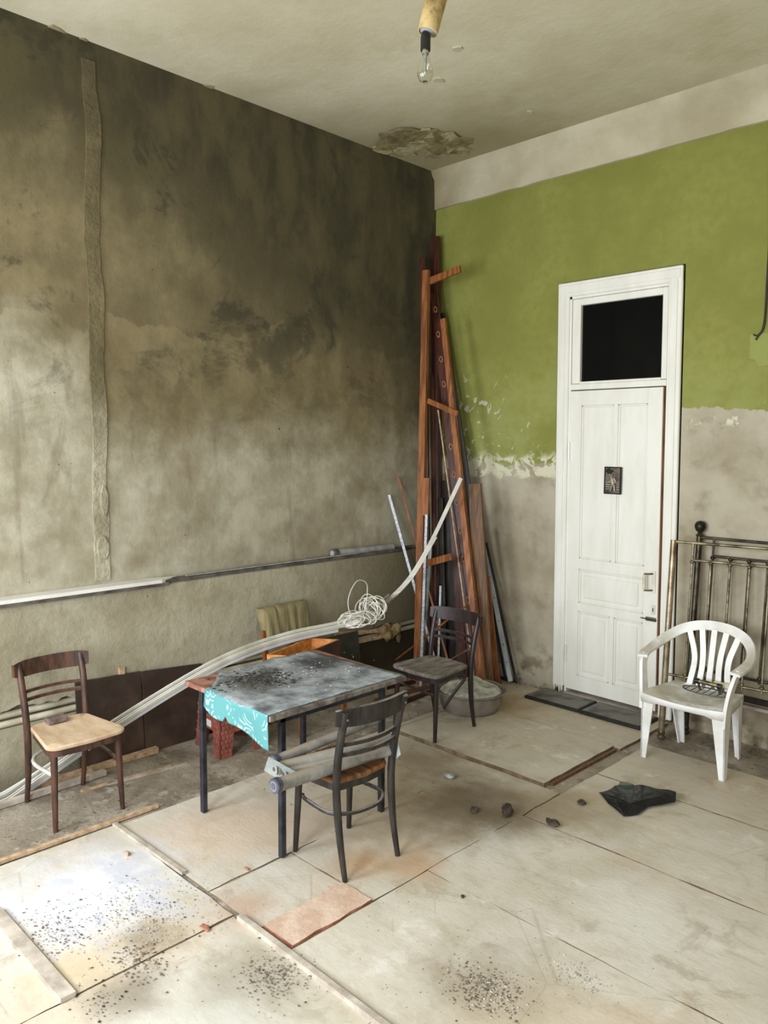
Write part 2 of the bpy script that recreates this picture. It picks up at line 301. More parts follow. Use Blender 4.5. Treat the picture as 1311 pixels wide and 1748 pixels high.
# ------------------------------------------------------------------ mesh helpers
class MB:
    def __init__(s): s.v = []; s.f = []
    def add(s, vs, fs):
        o = len(s.v); s.v += [Vector(q) for q in vs]; s.f += [tuple(i + o for i in f) for f in fs]; return s
    def box(s, x0, x1, y0, y1, z0, z1):
        return s.add([(x0, y0, z0), (x1, y0, z0), (x1, y1, z0), (x0, y1, z0), (x0, y0, z1), (x1, y0, z1), (x1, y1, z1), (x0, y1, z1)],
                     [(0, 3, 2, 1), (4, 5, 6, 7), (0, 1, 5, 4), (1, 2, 6, 5), (2, 3, 7, 6), (3, 0, 4, 7)])
    def bbox(s, x0, x1, y0, y1, z0, z1, b=.004):     # box with chamfered edges
        cx, cy, cz = (x0 + x1) / 2, (y0 + y1) / 2, (z0 + z1) / 2; hx, hy, hz = (x1 - x0) / 2, (y1 - y0) / 2, (z1 - z0) / 2
        b = min(b, hx * .9, hy * .9, hz * .9); vs = []; ix = {}
        for sx in (-1, 1):
            for sy in (-1, 1):
                for sz in (-1, 1):
                    for k, q in enumerate(((hx, hy - b, hz - b), (hx - b, hy, hz - b), (hx - b, hy - b, hz))):
                        ix[(sx, sy, sz, k)] = len(vs); vs.append((cx + sx * q[0], cy + sy * q[1], cz + sz * q[2]))
        fs = []
        for a in (-1, 1):
            fs.append([ix[(a, p, q, 0)] for p, q in ((-1, -1), (1, -1), (1, 1), (-1, 1))][::a])
            fs.append([ix[(p, a, q, 1)] for p, q in ((-1, -1), (1, -1), (1, 1), (-1, 1))][::-a])
            fs.append([ix[(p, q, a, 2)] for p, q in ((-1, -1), (1, -1), (1, 1), (-1, 1))][::a])
            for c in (-1, 1):
                fs.append([ix[(-1, a, c, 1)], ix[(1, a, c, 1)], ix[(1, a, c, 2)], ix[(-1, a, c, 2)]][::a * c])
                fs.append([ix[(a, -1, c, 0)], ix[(a, 1, c, 0)], ix[(a, 1, c, 2)], ix[(a, -1, c, 2)]][::-a * c])
                fs.append([ix[(a, c, -1, 0)], ix[(a, c, 1, 0)], ix[(a, c, 1, 1)], ix[(a, c, -1, 1)]][::a * c])
                for e in (-1, 1):
                    fs.append([ix[(a, c, e, 0)], ix[(a, c, e, 1)], ix[(a, c, e, 2)]][::a * c * e])
        return s.add(vs, fs)
    def beam(s, A, B, w, t, side=(1, 0, 0), w2=None):     # rectangular bar A->B, width w along side
        A, B = Vector(A), Vector(B); d = (B - A).normalized(); sd = Vector(side); sd = (sd - d * sd.dot(d)).normalized(); u = d.cross(sd)
        w2 = w if w2 is None else w2; vs = []
        for P, ww in ((A, w), (B, w2)):
            for a, b in ((-1, -1), (1, -1), (1, 1), (-1, 1)): vs.append(P + sd * (a * ww / 2) + u * (b * t / 2))
        return s.add(vs, [(0, 3, 2, 1), (4, 5, 6, 7), (0, 1, 5, 4), (1, 2, 6, 5), (2, 3, 7, 6), (3, 0, 4, 7)])
    def tube(s, pts, r, n=10, closed=False, cap=True):
        pts = [Vector(q) for q in pts]; m = len(pts); rs = r if isinstance(r, (list, tuple)) else [r] * m
        vs = []; u = None
        for i, P in enumerate(pts):
            a = pts[(i - 1) % m] if (closed or i > 0) else P; b = pts[(i + 1) % m] if (closed or i < m - 1) else P
            d = (b - a).normalized()
            if u is None: u = d.orthogonal().normalized()
            else:
                u = u - d * u.dot(d); u = u.normalized() if u.length > 1e-6 else d.orthogonal().normalized()
            w = d.cross(u)
            for k in range(n):
                an = 2 * PI * k / n; vs.append(P + (u * math.cos(an) + w * math.sin(an)) * rs[i])
        fs = []
        for i in range(m if closed else m - 1):
            j = (i + 1) % m
            for k in range(n): fs.append((i * n + k, i * n + (k + 1) % n, j * n + (k + 1) % n, j * n + k))
        if cap and not closed: fs.append(tuple(range(n - 1, -1, -1))); fs.append(tuple((m - 1) * n + k for k in range(n)))
        return s.add(vs, fs)
    def ribbon(s, pts, ups, w, t):       # flat strip: width along up vector, thickness across
        pts = [Vector(q) for q in pts]; m = len(pts); vs = []; ws = w if isinstance(w, (list, tuple)) else [w] * m
        for i, P in enumerate(pts):
            d = (pts[min(i + 1, m - 1)] - pts[max(i - 1, 0)]).normalized(); u = Vector(ups[i] if isinstance(ups, list) else ups); u = (u - d * u.dot(d)).normalized(); q = d.cross(u)
            for a, b in ((-1, -1), (1, -1), (1, 1), (-1, 1)): vs.append(P + u * (a * ws[i] / 2) + q * (b * t / 2))
        fs = [(0, 3, 2, 1), tuple((m - 1) * 4 + k for k in range(4))]
        for i in range(m - 1):
            for k in range(4): fs.append((i * 4 + k, i * 4 + (k + 1) % 4, i * 4 + 4 + (k + 1) % 4, i * 4 + 4 + k))
        return s.add(vs, fs)
    def lathe(s, prof, c=(0, 0, 0), n=24, axis=None):
        c = Vector(c); q = Vector((0, 0, 1)).rotation_difference(Vector(axis)) if axis is not None else None
        vs = []; m = len(prof)
        for r, z in prof:
            for k in range(n):
                p = Vector((r * math.cos(2 * PI * k / n), r * math.sin(2 * PI * k / n), z)); vs.append(c + (q @ p if q else p))
        fs = [(i * n + k, i * n + (k + 1) % n, (i + 1) * n + (k + 1) % n, (i + 1) * n + k) for i in range(m - 1) for k in range(n)]
        if prof[0][0] > 1e-5: fs.append(tuple(range(n - 1, -1, -1)))
        if prof[-1][0] > 1e-5: fs.append(tuple((m - 1) * n + k for k in range(n)))
        return s.add(vs, fs)
    def prism(s, outline, z0, z1, top=None):         # outline list of (x, y), extruded in z
        n = len(outline); top = top or outline
        return s.add([(x, y, z0) for x, y in outline] + [(x, y, z1) for x, y in top],
                     [tuple(range(n - 1, -1, -1)), tuple(range(n, 2 * n))] + [(i, (i + 1) % n, n + (i + 1) % n, n + i) for i in range(n)])
    def lump(s, c, r, seed=0, sq=(1, 1, 1), sub=2):
        # noisy ball from a subdivided octahedron
        vs = [Vector(q) for q in ((1, 0, 0), (-1, 0, 0), (0, 1, 0), (0, -1, 0), (0, 0, 1), (0, 0, -1))]
        fs = [(0, 2, 4), (2, 1, 4), (1, 3, 4), (3, 0, 4), (2, 0, 5), (1, 2, 5), (3, 1, 5), (0, 3, 5)]
        for _ in range(sub):
            nf = []; mid = {}
            def md(a, b):
                k = (min(a, b), max(a, b))
                if k not in mid: mid[k] = len(vs); vs.append((vs[a] + vs[b]).normalized())
                return mid[k]
            for a, b, c2 in fs:
                x, y, z = md(a, b), md(b, c2), md(c2, a); nf += [(a, x, z), (x, b, y), (z, y, c2), (x, y, z)]
            fs = nf
        o = Vector((seed * 3.7, seed * 1.3, seed * 2.1)); C0 = Vector(c)
        out = []
        for v in vs:
            k = 1 + .38 * mnoise.noise(v * 1.6 + o) + .16 * mnoise.noise(v * 4 + o)
            out.append(C0 + Vector((v.x * r * sq[0] * k, v.y * r * sq[1] * k, v.z * r * sq[2] * k)))
        return s.add(out, fs)
    def xf(s, fn): s.v = [Vector(fn(q)) for q in s.v]; return s
    def build(s, name, mat, parent=None, world=True, smooth=None, loc=None):
        L = Vector((0, 0, 0))
        if parent is not None and world:
            p = parent
            while p is not None: L = L + p.location; p = p.parent
        elif loc is not None: L = Vector(loc)
        me = bpy.data.meshes.new(name); me.from_pydata([tuple(q - L) for q in s.v], [], s.f); me.materials.append(MAT[mat] if isinstance(mat, str) else mat)
        me.validate(); me.update()
        if smooth:
            for p in me.polygons: p.use_smooth = True
            me.set_sharp_from_angle(angle=math.radians(smooth))
        o = bpy.data.objects.new(name, me); COL.objects.link(o)
        if parent is not None: o.parent = parent
        elif loc is not None: o.location = L
        return o
def tag(o, label=None, cat=None, group=None, kind=None):
    if label: o['label'] = label
    if cat: o['category'] = cat
    if group: o['group'] = group
    if kind: o['kind'] = kind
    return o
def thing(name, label, cat, loc=(0, 0, 0), rz=0.0, group=None):
    o = bpy.data.objects.new(name, None); COL.objects.link(o); o.empty_display_size = .1; o.location = loc; o.rotation_euler = (0, 0, rz)
    return tag(o, label, cat, group)
def single(mb, name, mat, label, cat, loc, smooth=None, group=None, kind=None):
    return tag(mb.build(name, mat, None, smooth=smooth, loc=loc), label, cat, group, kind)
def struct(mb, name, mat, label=None, smooth=None):
    return tag(mb.build(name, mat, None, smooth=smooth), label, None, None, 'structure')
def smoothpath(pts, n=8):                       # Catmull-Rom
    P = [Vector(q) for q in pts]; P = [P[0] * 2 - P[1]] + P + [P[-1] * 2 - P[-2]]; out = []
    for i in range(1, len(P) - 2):
        a, b, c, d = P[i - 1:i + 3]
        for k in range(n):
            t = k / n; out.append(.5 * ((2 * b) + (c - a) * t + (2 * a - 5 * b + 4 * c - d) * t * t + (3 * b - a - 3 * c + d) * t ** 3))
    return out + [P[-2]]

# ------------------------------------------------------------------ room shell
DX0, DX1, DZ = 1.335, 2.245, 3.16
lean = lambda q: (q[0] + .013 * (3.2 - q[2]), q[1], q[2])       # the old door frame stands slightly out of plumb
T = .18
fl = struct(MB().box(0, ROOM_X, ROOM_Y, 0, -.2, -.008), 'floor', 'dirt', 'dusty earth coloured floor under worn hardboard sheets')
struct(MB().box(-T, ROOM_X + T, ROOM_Y - T, T, CEIL, CEIL + .15), 'ceiling', 'ceiling', 'stained off-white plaster ceiling')
ceiling = bpy.data.objects['ceiling']
m = MB(); HB, HT = 1.335, 1.31; SB, STP = 2.279 + .0416, 2.279 - .0004; DZ = 3.236
def wseg(poly):
    n = len(poly); m.add([(x, 0, z) for x, z in poly] + [(x, T, z) for x, z in poly], [tuple(range(n)), tuple(range(2 * n - 1, n - 1, -1))] + [(i, n + i, n + (i + 1) % n, (i + 1) % n) for i in range(n)])
wseg([(-T, -.2), (HB, -.2), (HB, 0), (HT, DZ), (HT, CEIL), (-T, CEIL)]); wseg([(SB, -.2), (ROOM_X + T, -.2), (ROOM_X + T, CEIL), (STP, CEIL), (STP, DZ), (SB, 0)])
wseg([(HT, DZ), (STP, DZ), (STP, CEIL), (HT, CEIL)]); wseg([(HB, -.2), (SB, -.2), (SB, 0), (HB, 0)])
wback = struct(m, 'wall_back', 'wall_back', 'wall painted green above bare grey plaster')
wleft = struct(MB().box(-T, 0, ROOM_Y, 0, -.2, CEIL), 'wall_left', 'wall_left', 'tall damp-stained grey brown plaster wall')
LX = .10
m = MB().box(0, LX, ROOM_Y, 0, -.1, .345)
m.build('wall_base', 'wall_low', wleft)
# thicker lower wall with a ragged chase for the pipes
m = MB(); ys = [ROOM_Y + (0 - ROOM_Y) * i / 220 for i in range(221)]; vs = []; fs = []
for y in ys:
    zz = .455 + .03 * mnoise.noise(Vector((y * 5, 0, 0))) + .02 * mnoise.noise(Vector((y * 19, 3, 0)))
    zt = 1.07 + .004 * mnoise.noise(Vector((y * 3, 7, 0)))
    vs += [(0, y, zz + .02), (LX, y, zz), (LX, y, zt - .01), (LX - .012, y, zt), (0, y, zt + .004)]
for i in range(220):
    a = i * 5
    for k in range(4): fs.append((a + k, a + k + 5, a + k + 6, a + k + 1))
m.add(vs, fs); m.build('wall_ledge', 'wall_low', wleft)
# proud plaster strip where an old conduit was patched
m = MB(); lf = []; rt = []
for i in range(61):
    z = 1.12 + (4.25 - 1.12) * i / 60
    nn = mnoise.noise(Vector((0, 2, z * 3))); n2 = mnoise.noise(Vector((5, 2, z * 7)))
    n4 = mnoise.noise(Vector((9, 1, z * 23))); n5 = mnoise.noise(Vector((3, 8, z * 1.7))); lf.append((-3.19 + .03 * n5 + .008 * n4, z)); rt.append((-3.10 + .04 * nn * .6 + .008 * n4 + .02 * n5, z))
vs = [(.004, y, z) for y, z in lf] + [(.010, y, z) for y, z in rt] + [(-.01, y - .008, z) for y, z in lf] + [(-.01, y + .008, z) for y, z in rt]
fs = []
for i in range(60):
    fs += [(i, 61 + i, 62 + i, i + 1), (122 + i, i, i + 1, 123 + i), (61 + i, 183 + i, 184 + i, 62 + i)]
g = G('pale plaster patch', .95); p = g.pos(); x_, y_, z_ = g.xyz(p)
cc = g.mix(g.step(g.noise(p, 5, 8), .3, .7), (138, 129, 104), (176, 169, 148)); cc = g.mix(g.step(g.M('ADD', z_, g.noise(p, 2, 4)), 2.4, 3.0), cc, g.mix(g.step(g.noise(p, 3, 8), .3, .7), (82, 73, 49), (114, 103, 72)))
MAT['patch'] = g.out(cc, g.noise(p, 30, 8), .7, .02)
m.add(vs, fs); m.build('plaster_strip', 'patch', wleft, smooth=50)
for (px, py, hh, ww) in [(174, 935, .12, .036), (176, 855, .16, .022)]:
    c = WL(px, py, 0); m = MB(); o = []
    for k in range(14):
        a = 2 * PI * k / 14; r = 1 + .3 * mnoise.noise(Vector((k * 1.7, px, py))); o.append((c.y + math.cos(a) * ww * r, c.z + math.sin(a) * hh * r * .6))
    m.add([(.0, y, z) for y, z in o] + [(.024, y, z) for y, z in o], [tuple(range(14, 28))] + [(i, (i + 1) % 14, 14 + (i + 1) % 14, 14 + i) for i in range(14)])
    m.build('plaster_patch', 'patch', wleft)
m = MB(); m.box(-T, ROOM_X + T, ROOM_Y - T, ROOM_Y, -.2, WZ0); m.box(-T, ROOM_X + T, ROOM_Y - T, ROOM_Y, WZ1, CEIL)
xs = [-T] + [v for w in WINDOWS for v in w] + [ROOM_X + T]
for i in range(0, len(xs), 2): m.box(xs[i], xs[i + 1], ROOM_Y - T, ROOM_Y, WZ0, WZ1)
struct(m, 'wall_front', 'plain', 'plain plaster window wall behind the viewer')
struct(MB().box(ROOM_X, ROOM_X + T, ROOM_Y, 0, -.2, CEIL), 'wall_right', 'plain', 'plain plaster side wall')
for i, (x0, x1) in enumerate(WINDOWS):
    wn = bpy.data.objects.new('window_%d' % (i + 1), None); COL.objects.link(wn); wn.location = (x0, ROOM_Y - .1, WZ0); wn['kind'] = 'structure'
    m = MB(); y0, y1 = ROOM_Y - .13, ROOM_Y - .07
    m.bbox(x0, x0 + .07, y0, y1, WZ0, WZ1); m.bbox(x1 - .07, x1, y0, y1, WZ0, WZ1); m.bbox(x0, x1, y0, y1, WZ0, WZ0 + .07); m.bbox(x0, x1, y0, y1, WZ1 - .07, WZ1)
    m.bbox((x0 + x1) / 2 - .035, (x0 + x1) / 2 + .035, y0, y1, WZ0, WZ1); m.bbox(x0, x1, y0, y1, 2.55, 2.62)
    m.build('window_frame', 'window_paint', wn)
    for a, b in ((x0 + .07, (x0 + x1) / 2 - .035), ((x0 + x1) / 2 + .035, x1 - .07)):
        for c, d in ((WZ0 + .07, 2.55), (2.62, WZ1 - .07)): MB().box(a, b, ROOM_Y - .103, ROOM_Y - .097, c, d).build('pane', 'win_glass', wn)
# added box beyond the door keeps sky out; unlit darkness put into its colour
m = MB(); m.add([(.6, T, -.1), (3.0, T, -.1), (3.0, 2.2, -.1), (.6, 2.2, -.1), (.6, T, CEIL), (3.0, T, CEIL), (3.0, 2.2, CEIL), (.6, 2.2, CEIL)],
                [(0, 1, 2, 3), (7, 6, 5, 4), (1, 5, 6, 2), (3, 2, 6, 7), (0, 3, 7, 4)])
struct(m, 'wall_dark_box', 'void', 'added dark box behind the transom glass')
# cornice beam along the back wall
m = MB(); n = 70
vs = []; fs = []
for i in range(n + 1):
    x = ROOM_X * i / n; j = .006 * mnoise.noise(Vector((x * 4, 0, 1))); b = 4.04 + .006 * mnoise.noise(Vector((x * 6, 5, 1)))
    vs += [(x, 0, b), (x, -.022, b + .002), (x, -.022, b + .03), (x, -.03, 4.285 + j), (x, -.06, 4.325 + j), (x, -.075, CEIL)]
for i in range(n):
    for k in range(5): fs.append((i * 6 + k, i * 6 + k + 1, i * 6 + k + 7, i * 6 + k + 6))
m.add(vs, fs).xf(lambda q: q); struct(m, 'trim_1', 'cornice', 'peeling whitewashed cornice band under the ceiling')
# peeling plaster on the ceiling by the corner
random.seed(3)
for (px, py, r) in [(668, 238, .20), (700, 228, .22), (735, 236, .2), (770, 248, .2), (716, 248, .17), (690, 256, .15), (745, 258, .15), (786, 258, .12), (655, 252, .12), (722, 226, .12), (760, 232, .12), (700, 240, .12)]:
    d = ray(px, py); c = CAM + d * ((CEIL - CAM.z) / d.z); o = []; N = 11; ph = random.random() * 6
    for k in range(N):
        a = 2 * PI * k / N + ph; rr = r * (.55 + .6 * random.random()); o.append((c.x + math.cos(a) * rr * 1.0, c.y + math.sin(a) * rr * .8))
    tx, ty = random.uniform(-.07, .07), random.uniform(-.07, .07); zz = CEIL - random.uniform(.004, .014)
    m = MB().prism(o, zz - .006, zz).xf(lambda q: (q[0], q[1], min(q[2] + (q[0] - c.x) * tx + (q[1] - c.y) * ty, CEIL + .004)))
    m.build('plaster_flake', 'flake' if r < .2 else 'flake_dark', ceiling)
for (px, py, r) in [(750, 136, .035), (780, 82, .03), (97, 52, .06), (140, 68, .03), (355, 147, .035), (905, 190, .02), (500, 225, .04)]:
    d = ray(px, py); c = CAM + d * ((CEIL - CAM.z) / d.z); o = []
    for k in range(9): a = 2 * PI * k / 9; rr = r * random.uniform(.6, 1.2); o.append((c.x + math.cos(a) * rr, c.y + math.sin(a) * rr))
    MB().prism(o, CEIL - .008, CEIL + .001).build('plaster_chip', 'cornice', ceiling)

# ------------------------------------------------------------------ floor sheets
random.seed(11)
def sheet(x0, x1, y0, y1, z=0.0, th=.012, mat='sheet', nm='floor_sheet', j=.008, parent=fl, seed=None):
    o = []; sd = random.random() * 50
    def edge(ax, ay, bx, by):
        L = math.hypot(bx - ax, by - ay); n = max(2, int(L / .06))
        for i in range(n):
            t = i / n; k = j * mnoise.noise(Vector((ax + (bx - ax) * t * 1, ay + (by - ay) * t, sd)) * 9); nx, ny = (by - ay) / L, -(bx - ax) / L
            o.append((ax + (bx - ax) * t + nx * k, ay + (by - ay) * t + ny * k))
    edge(x0, y0, x1, y0); edge(x1, y0, x1, y1); edge(x1, y1, x0, y1); edge(x0, y1, x0, y0)
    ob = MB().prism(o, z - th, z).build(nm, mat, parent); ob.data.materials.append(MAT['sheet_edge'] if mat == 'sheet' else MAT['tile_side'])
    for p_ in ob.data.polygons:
        if abs(p_.normal.z) < .5: p_.material_index = 1  # side faces take the darker edge colour
    return ob
for r in [(1.0, 2.25, -1.555, -.745, .022), (.85, 2.30, -.735, -.06, .012), (2.385, 6.2, -1.165, -.52, .003), (2.38, 6.2, -1.93, -1.175, .0), (2.37, 6.2, -2.705, -1.945, .0),
          (2.375, 4.6, -3.535, -2.715, .0), (2.035, 2.865, -5.6, -3.565, -.002), (2.875, 4.6, -5.6, -3.57, -.003), (4.61, 6.2, -6.05, -2.72, -.002),
          (1.795, 2.36, -3.06, -1.565, .0), (1.80, 2.165, -3.525, -3.07, -.005), (.95, 1.785, -3.53, -1.565, -.003), (.935, 2.015, -4.255, -3.56, -.002), (.935, 2.02, -6.05, -4.285, -.003), (2.03, 4.6, -6.05, -5.62, -.003)]:
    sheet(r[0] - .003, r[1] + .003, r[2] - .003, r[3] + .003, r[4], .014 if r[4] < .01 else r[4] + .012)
o = sheet(2.175, 2.36, -3.51, -3.07, .008, .02, 'tile_orange', 'brick_slab', .012); o['label'] = 'salmon coloured flat brick slab set in the floor'
def lath(A, B, w, t, mat, label, side=None, name='wood_lath'):
    A, B = Vector(A), Vector(B); d = (B - A).normalized(); sd = Vector((0, 0, 1)).cross(d)
    return single(MB().beam(A, B, w, t, sd), name, mat, label, 'lath', A)
Z = .007
lath((.905, -4.30, Z), (.905, -3.29, Z), .028, .016, 'strip_wood', 'long orange-brown lath edging the floor sheets before the brown chair')
lath((.935, -3.552, Z), (1.60, -3.54, Z), .024, .014, 'strip_grey', 'pale lath on the floor running from the brown lath into the room')
lath((1.30, -4.27, Z), (2.03, -4.265, Z), .055, .02, 'strip_grey', 'wide grey lath at bottom left beside white powder')
lath((2.06, -3.552, Z), (3.1, -3.556, Z), .026, .022, 'strip_grey', 'raised lath in the joint below the salmon slab')
lath((.44, -3.35, -.005), (.50, -2.86, -.005), .02, .014, 'strip_grey', 'thin loose lath on dirt before the brown panels')
lath((.33, -4.6, .012), (.30, -3.30, .012), .035, .03, 'strip_grey', 'long dusty batten lying along the left wall base')
lath((.22, -4.8, .012), (.20, -2.9, .012), .04, .034, 'strip_wood', 'rough batten lying at the wall foot under the white profiles')
lath((.46, -2.95, -.004), (.42, -3.5, -.004), .018, .012, 'strip_wood', 'short loose lath behind the left chair legs')
m = MB().beam((2.268, -1.50, .0), (2.275, -.76, .0), .02, .022, (1, 0, 0)); single(m, 'wood_lath', 'brown_wood', 'dark batten along the open floor gap before the mats', 'lath', (2.255, -1.5, 0))

# ------------------------------------------------------------------ door
door = bpy.data.objects.new('door_1', None); COL.objects.link(door); door.location = (1.45, 0, 0); door['kind'] = 'structure'; door['label'] = 'tall white panelled door with a dark transom pane'
def dpart(mb, name, mat, parent=door, **k): return mb.xf(lean).build(name, mat, parent, **k)
CY = -.028
for nm, a in (('casing', (1.286, 1.385, .075, 3.227)), ('casing', (2.172, 2.272, .02, 3.227))):
    x0, x1, z0, z1 = a; m = MB(); N = 8
    m.bbox(x0, x1, CY, .0, z0, z1, .006)
    m.bbox(x0 + .02, x1 - .03, CY - .006, CY, z0, z1 - .02, .003)
    dpart(m, nm, 'door_paint')
dpart(MB().bbox(1.286, 2.272, CY - .001, .0, 3.118, 3.227, .006).bbox(1.30, 2.258, CY - .007, CY, 3.145, 3.205, .003), 'casing', 'door_paint')
m = MB()       # splintered casing foot
for k, (xa, l) in enumerate([(1.30, .05), (1.322, .03), (1.345, .07), (1.366, .055)]): m.beam((xa, -.016, .085), (xa + .004, -.016, .085 - l), .02, .02, (1, 0, 0), .004)
dpart(m, 'casing_splinter', 'door_paint')
m = MB(); m.box(1.385, 1.402, -.012, .15, .0, 3.118); m.box(2.168, 2.185, -.012, .15, .0, 3.118); m.box(1.385, 2.185, -.012, .15, 3.10, 3.118); m.bbox(1.40, 2.17, -.016, .1, 2.41, 2.455, .004)
dpart(m, 'door_frame', 'door_paint')
m = MB(); m.bbox(1.405, 1.475, -.008, .04, 2.458, 3.098, .004); m.bbox(2.124, 2.166, -.008, .04, 2.458, 3.098, .004); m.bbox(1.475, 2.124, -.008, .04, 3.047, 3.098, .004); m.bbox(1.475, 2.124, -.008, .04, 2.455, 2.472, .003)
dpart(m, 'transom_sash', 'door_paint')
dpart(MB().box(1.475, 2.124, .022, .026, 2.47, 3.048), 'transom_pane', 'pane')
m = MB(); m.box(1.39, 2.20, -.05, .16, -.01, .035); dpart(m, 'threshold', 'strip_grey')
# leaf, hinged left and standing a crack open
ang = math.radians(-1.4); hx, hy = 1.402, -.002
def leafx(q):
    dx, dy = q[0] - hx, q[1] - hy; return lean((hx + dx * math.cos(ang) - dy * math.sin(ang), hy + dx * math.sin(ang) + dy * math.cos(ang), q[2]))
x0, x1, z0, z1 = 1.402, 2.158, .065, 2.402; F0, F1 = -.018, .02
ZR = [(z0, .185), (.70, .765), (1.03, 1.115), (2.29, z1)]; XL, XR = 1.503, 2.045; XM0, XM1 = 1.778, 1.812
m = MB(); m.bbox(x0, XL, F0, F1, z0, z1, .003); m.bbox(XR, x1, F0, F1, z0, z1, .003)
for a, b in ZR: m.bbox(XL, XR, F0, F1, a, b, .002)
m.bbox(XM0, XM1, F0, F1, .185, .70, .002); m.bbox(XM0, XM1, F0, F1, 1.115, 2.29, .002)
leaf = m.xf(leafx).build('door_leaf', 'door_paint', door)
for (a, b, c, d, raised) in [(XL, XM0, 1.115, 2.29, 0), (XM1, XR, 1.115, 2.29, 0), (XL, XR, .765, 1.03, 1), (XL, XM0, .185, .70, 1), (XM1, XR, .185, .70, 1)]:
    m = MB().box(a, b, -.004, .006, c, d)
    for (e, f, g_, h) in ((a, a + .016, c, d), (b - .016, b, c, d), (a, b, c, c + .016), (a, b, d - .016, d)): m.bbox(e, f, -.013, -.003, g_, h, .004)
    if raised: m.bbox(a + .045, b - .045, -.012, -.003, c + .045, d - .045, .006)
    m.xf(leafx).build('door_panel', 'door_paint', leaf)
MB().box(x1, x1 + .004, F0 + .002, F1, z0, z1).xf(leafx).build('leaf_edge', 'door_edge', leaf)
for a, b in ((.28, .41), (1.87, 2.01)): MB().tube([(1.401, -.024, a), (1.401, -.024, b)], .010, 8).xf(lean).build('hinge', 'door_paint', door, smooth=40)
hd = MB().tube([(2.075, -.065, .955), (2.075, -.065, 1.065)], [.011, .011], 10).xf(leafx).build('door_handle', 'bone', leaf, smooth=40)
for z in (.95, 1.07): MB().tube([(2.075, -.068, z), (2.10, -.05, z), (2.125, -.012, z)], .006, 8).xf(leafx).build('handle_bracket', 'brass', leaf, smooth=40)
MB().bbox(2.105, 2.14, -.024, -.016, .93, 1.09, .003).xf(leafx).build('handle_plate', 'keyplate', leaf)
MB().bbox(2.112, 2.142, -.024, -.016, .775, .845, .003).xf(leafx).build('key_plate', 'keyplate', leaf)
MB().box(2.124, 2.130, -.026, -.023, .795, .822).xf(leafx).build('keyhole', 'bakelite', leaf)
MB().tube([(2.035, -.028, .738), (2.155, -.028, .735)], .0045, 8).xf(leafx).build('bolt', 'iron', leaf, smooth=40)
MB().bbox(2.07, 2.15, -.026, -.016, .722, .752, .003).xf(leafx).build('bolt_plate', 'dark_strip', leaf)
# small relief plaque
rp = thing('relief_plaque', 'small dark bronze relief plaque of a standing child on the white door', 'plaque', WB(1048, 843, -.022))
xa, xb, za, zb = 1.733, 1.872, 1.627, 1.830
def rx(q): return (q[0], q[1] - .012, q[2])
MB().bbox(xa, xb, -.022, -.010, za, zb, .004).xf(rx).build('plate', 'relief', rp)
m = MB()
for e in ((xa, xa + .008, za, zb), (xb - .012, xb, za, zb), (xa, xb, za, za + .008), (xa, xb, zb - .008, zb)): m.bbox(e[0], e[1], -.028, -.020, e[2], e[3], .003)
m.xf(rx).build('rim', 'mat_edge', rp)
for k in range(4):
    zz = za + .032 + k * .017
    for e in ((xa + .01, xa + .052), (xb - .038, xb - .014)): MB().bbox(e[0], e[1], -.026, -.02, zz, zz + .009, .003).xf(rx).build('fence_rail', 'relief_high', rp)
cx = (xa + xb) / 2
m = MB().lump((cx - .018, -.024, zb - .045), .026, 2, (1, .45, 1.05)); m.tube([(cx - .012, -.024, zb - .065), (cx + .002, -.026, zb - .10), (cx + .005, -.026, zb - .135)], [.011, .019, .017], 10)
m.tube([(cx + .013, -.026, zb - .085), (cx + .028, -.027, zb - .112), (cx + .012, -.028, zb - .128)], [.008, .006, .005], 8); m.tube([(cx - .010, -.026, zb - .085), (cx - .018, -.028, zb - .11), (cx - .004, -.03, zb - .122)], [.008, .006, .005], 8)
m.tube([(cx - .003, -.026, zb - .135), (cx - .009, -.027, zb - .16), (cx - .014, -.027, zb - .182)], [.012, .009, .006], 8); m.tube([(cx + .013, -.026, zb - .135), (cx + .018, -.027, zb - .16), (cx + .021, -.027, zb - .182)], [.012, .009, .006], 8)
m.xf(rx).build('figure', 'relief_high', rp, smooth=60)  # paler bronze so the figure reads against the plate
MB().lump((cx - .022, -.03, zb - .036), .028, 5, (1, .4, .8)).xf(rx).build('hair', 'mat_edge', rp, smooth=60)

# ------------------------------------------------------------------ pipes in the wall chase, rag
for z, lab in ((.425, 'upper cream heating pipe in the broken chase of the left wall'), (.372, 'lower cream heating pipe in the broken chase of the left wall')):
    m = MB().tube([(.062, y, z + .004 * math.sin(y * 2)) for y in [ROOM_Y + .05 + i * .3 for i in range(20)] + [-.08]], .020, 10)
    single(m, 'wall_pipe', 'pipe_paint', lab, 'pipe', (.06, -3.5, z), 40, 'heating pipes on the left wall')
c = WL(664, 1078, .12); m = MB()
for k in range(5): m.lump((c.x + .02 * math.sin(k * 2), c.y + (k - 2) * .035, c.z + .02 * math.cos(k * 3)), .05, k + 3, (.7, .9, 1.1))
m.lump((c.x, c.y + .12, c.z - .07), .03, 9, (.6, .8, 1.5)); single(m, 'rag', 'rag', 'straw coloured rag stuffed round the pipes near the corner', 'rag', (c.x, c.y, c.z - .06), 60)
for k, (a, b, lab) in enumerate([((572, 1082), (684, 1074), 'thin pale slat resting along the wall by the cable coil'), ((600, 1098), (668, 1083), 'short pale slat lying below the rag')]):
    A, B = WL(*a, .14), WL(*b, .135); single(MB().beam(A, B, .03, .012, (0, 0, 1)), 'wooden_lath', 'strip_wood', lab, 'lath', A)

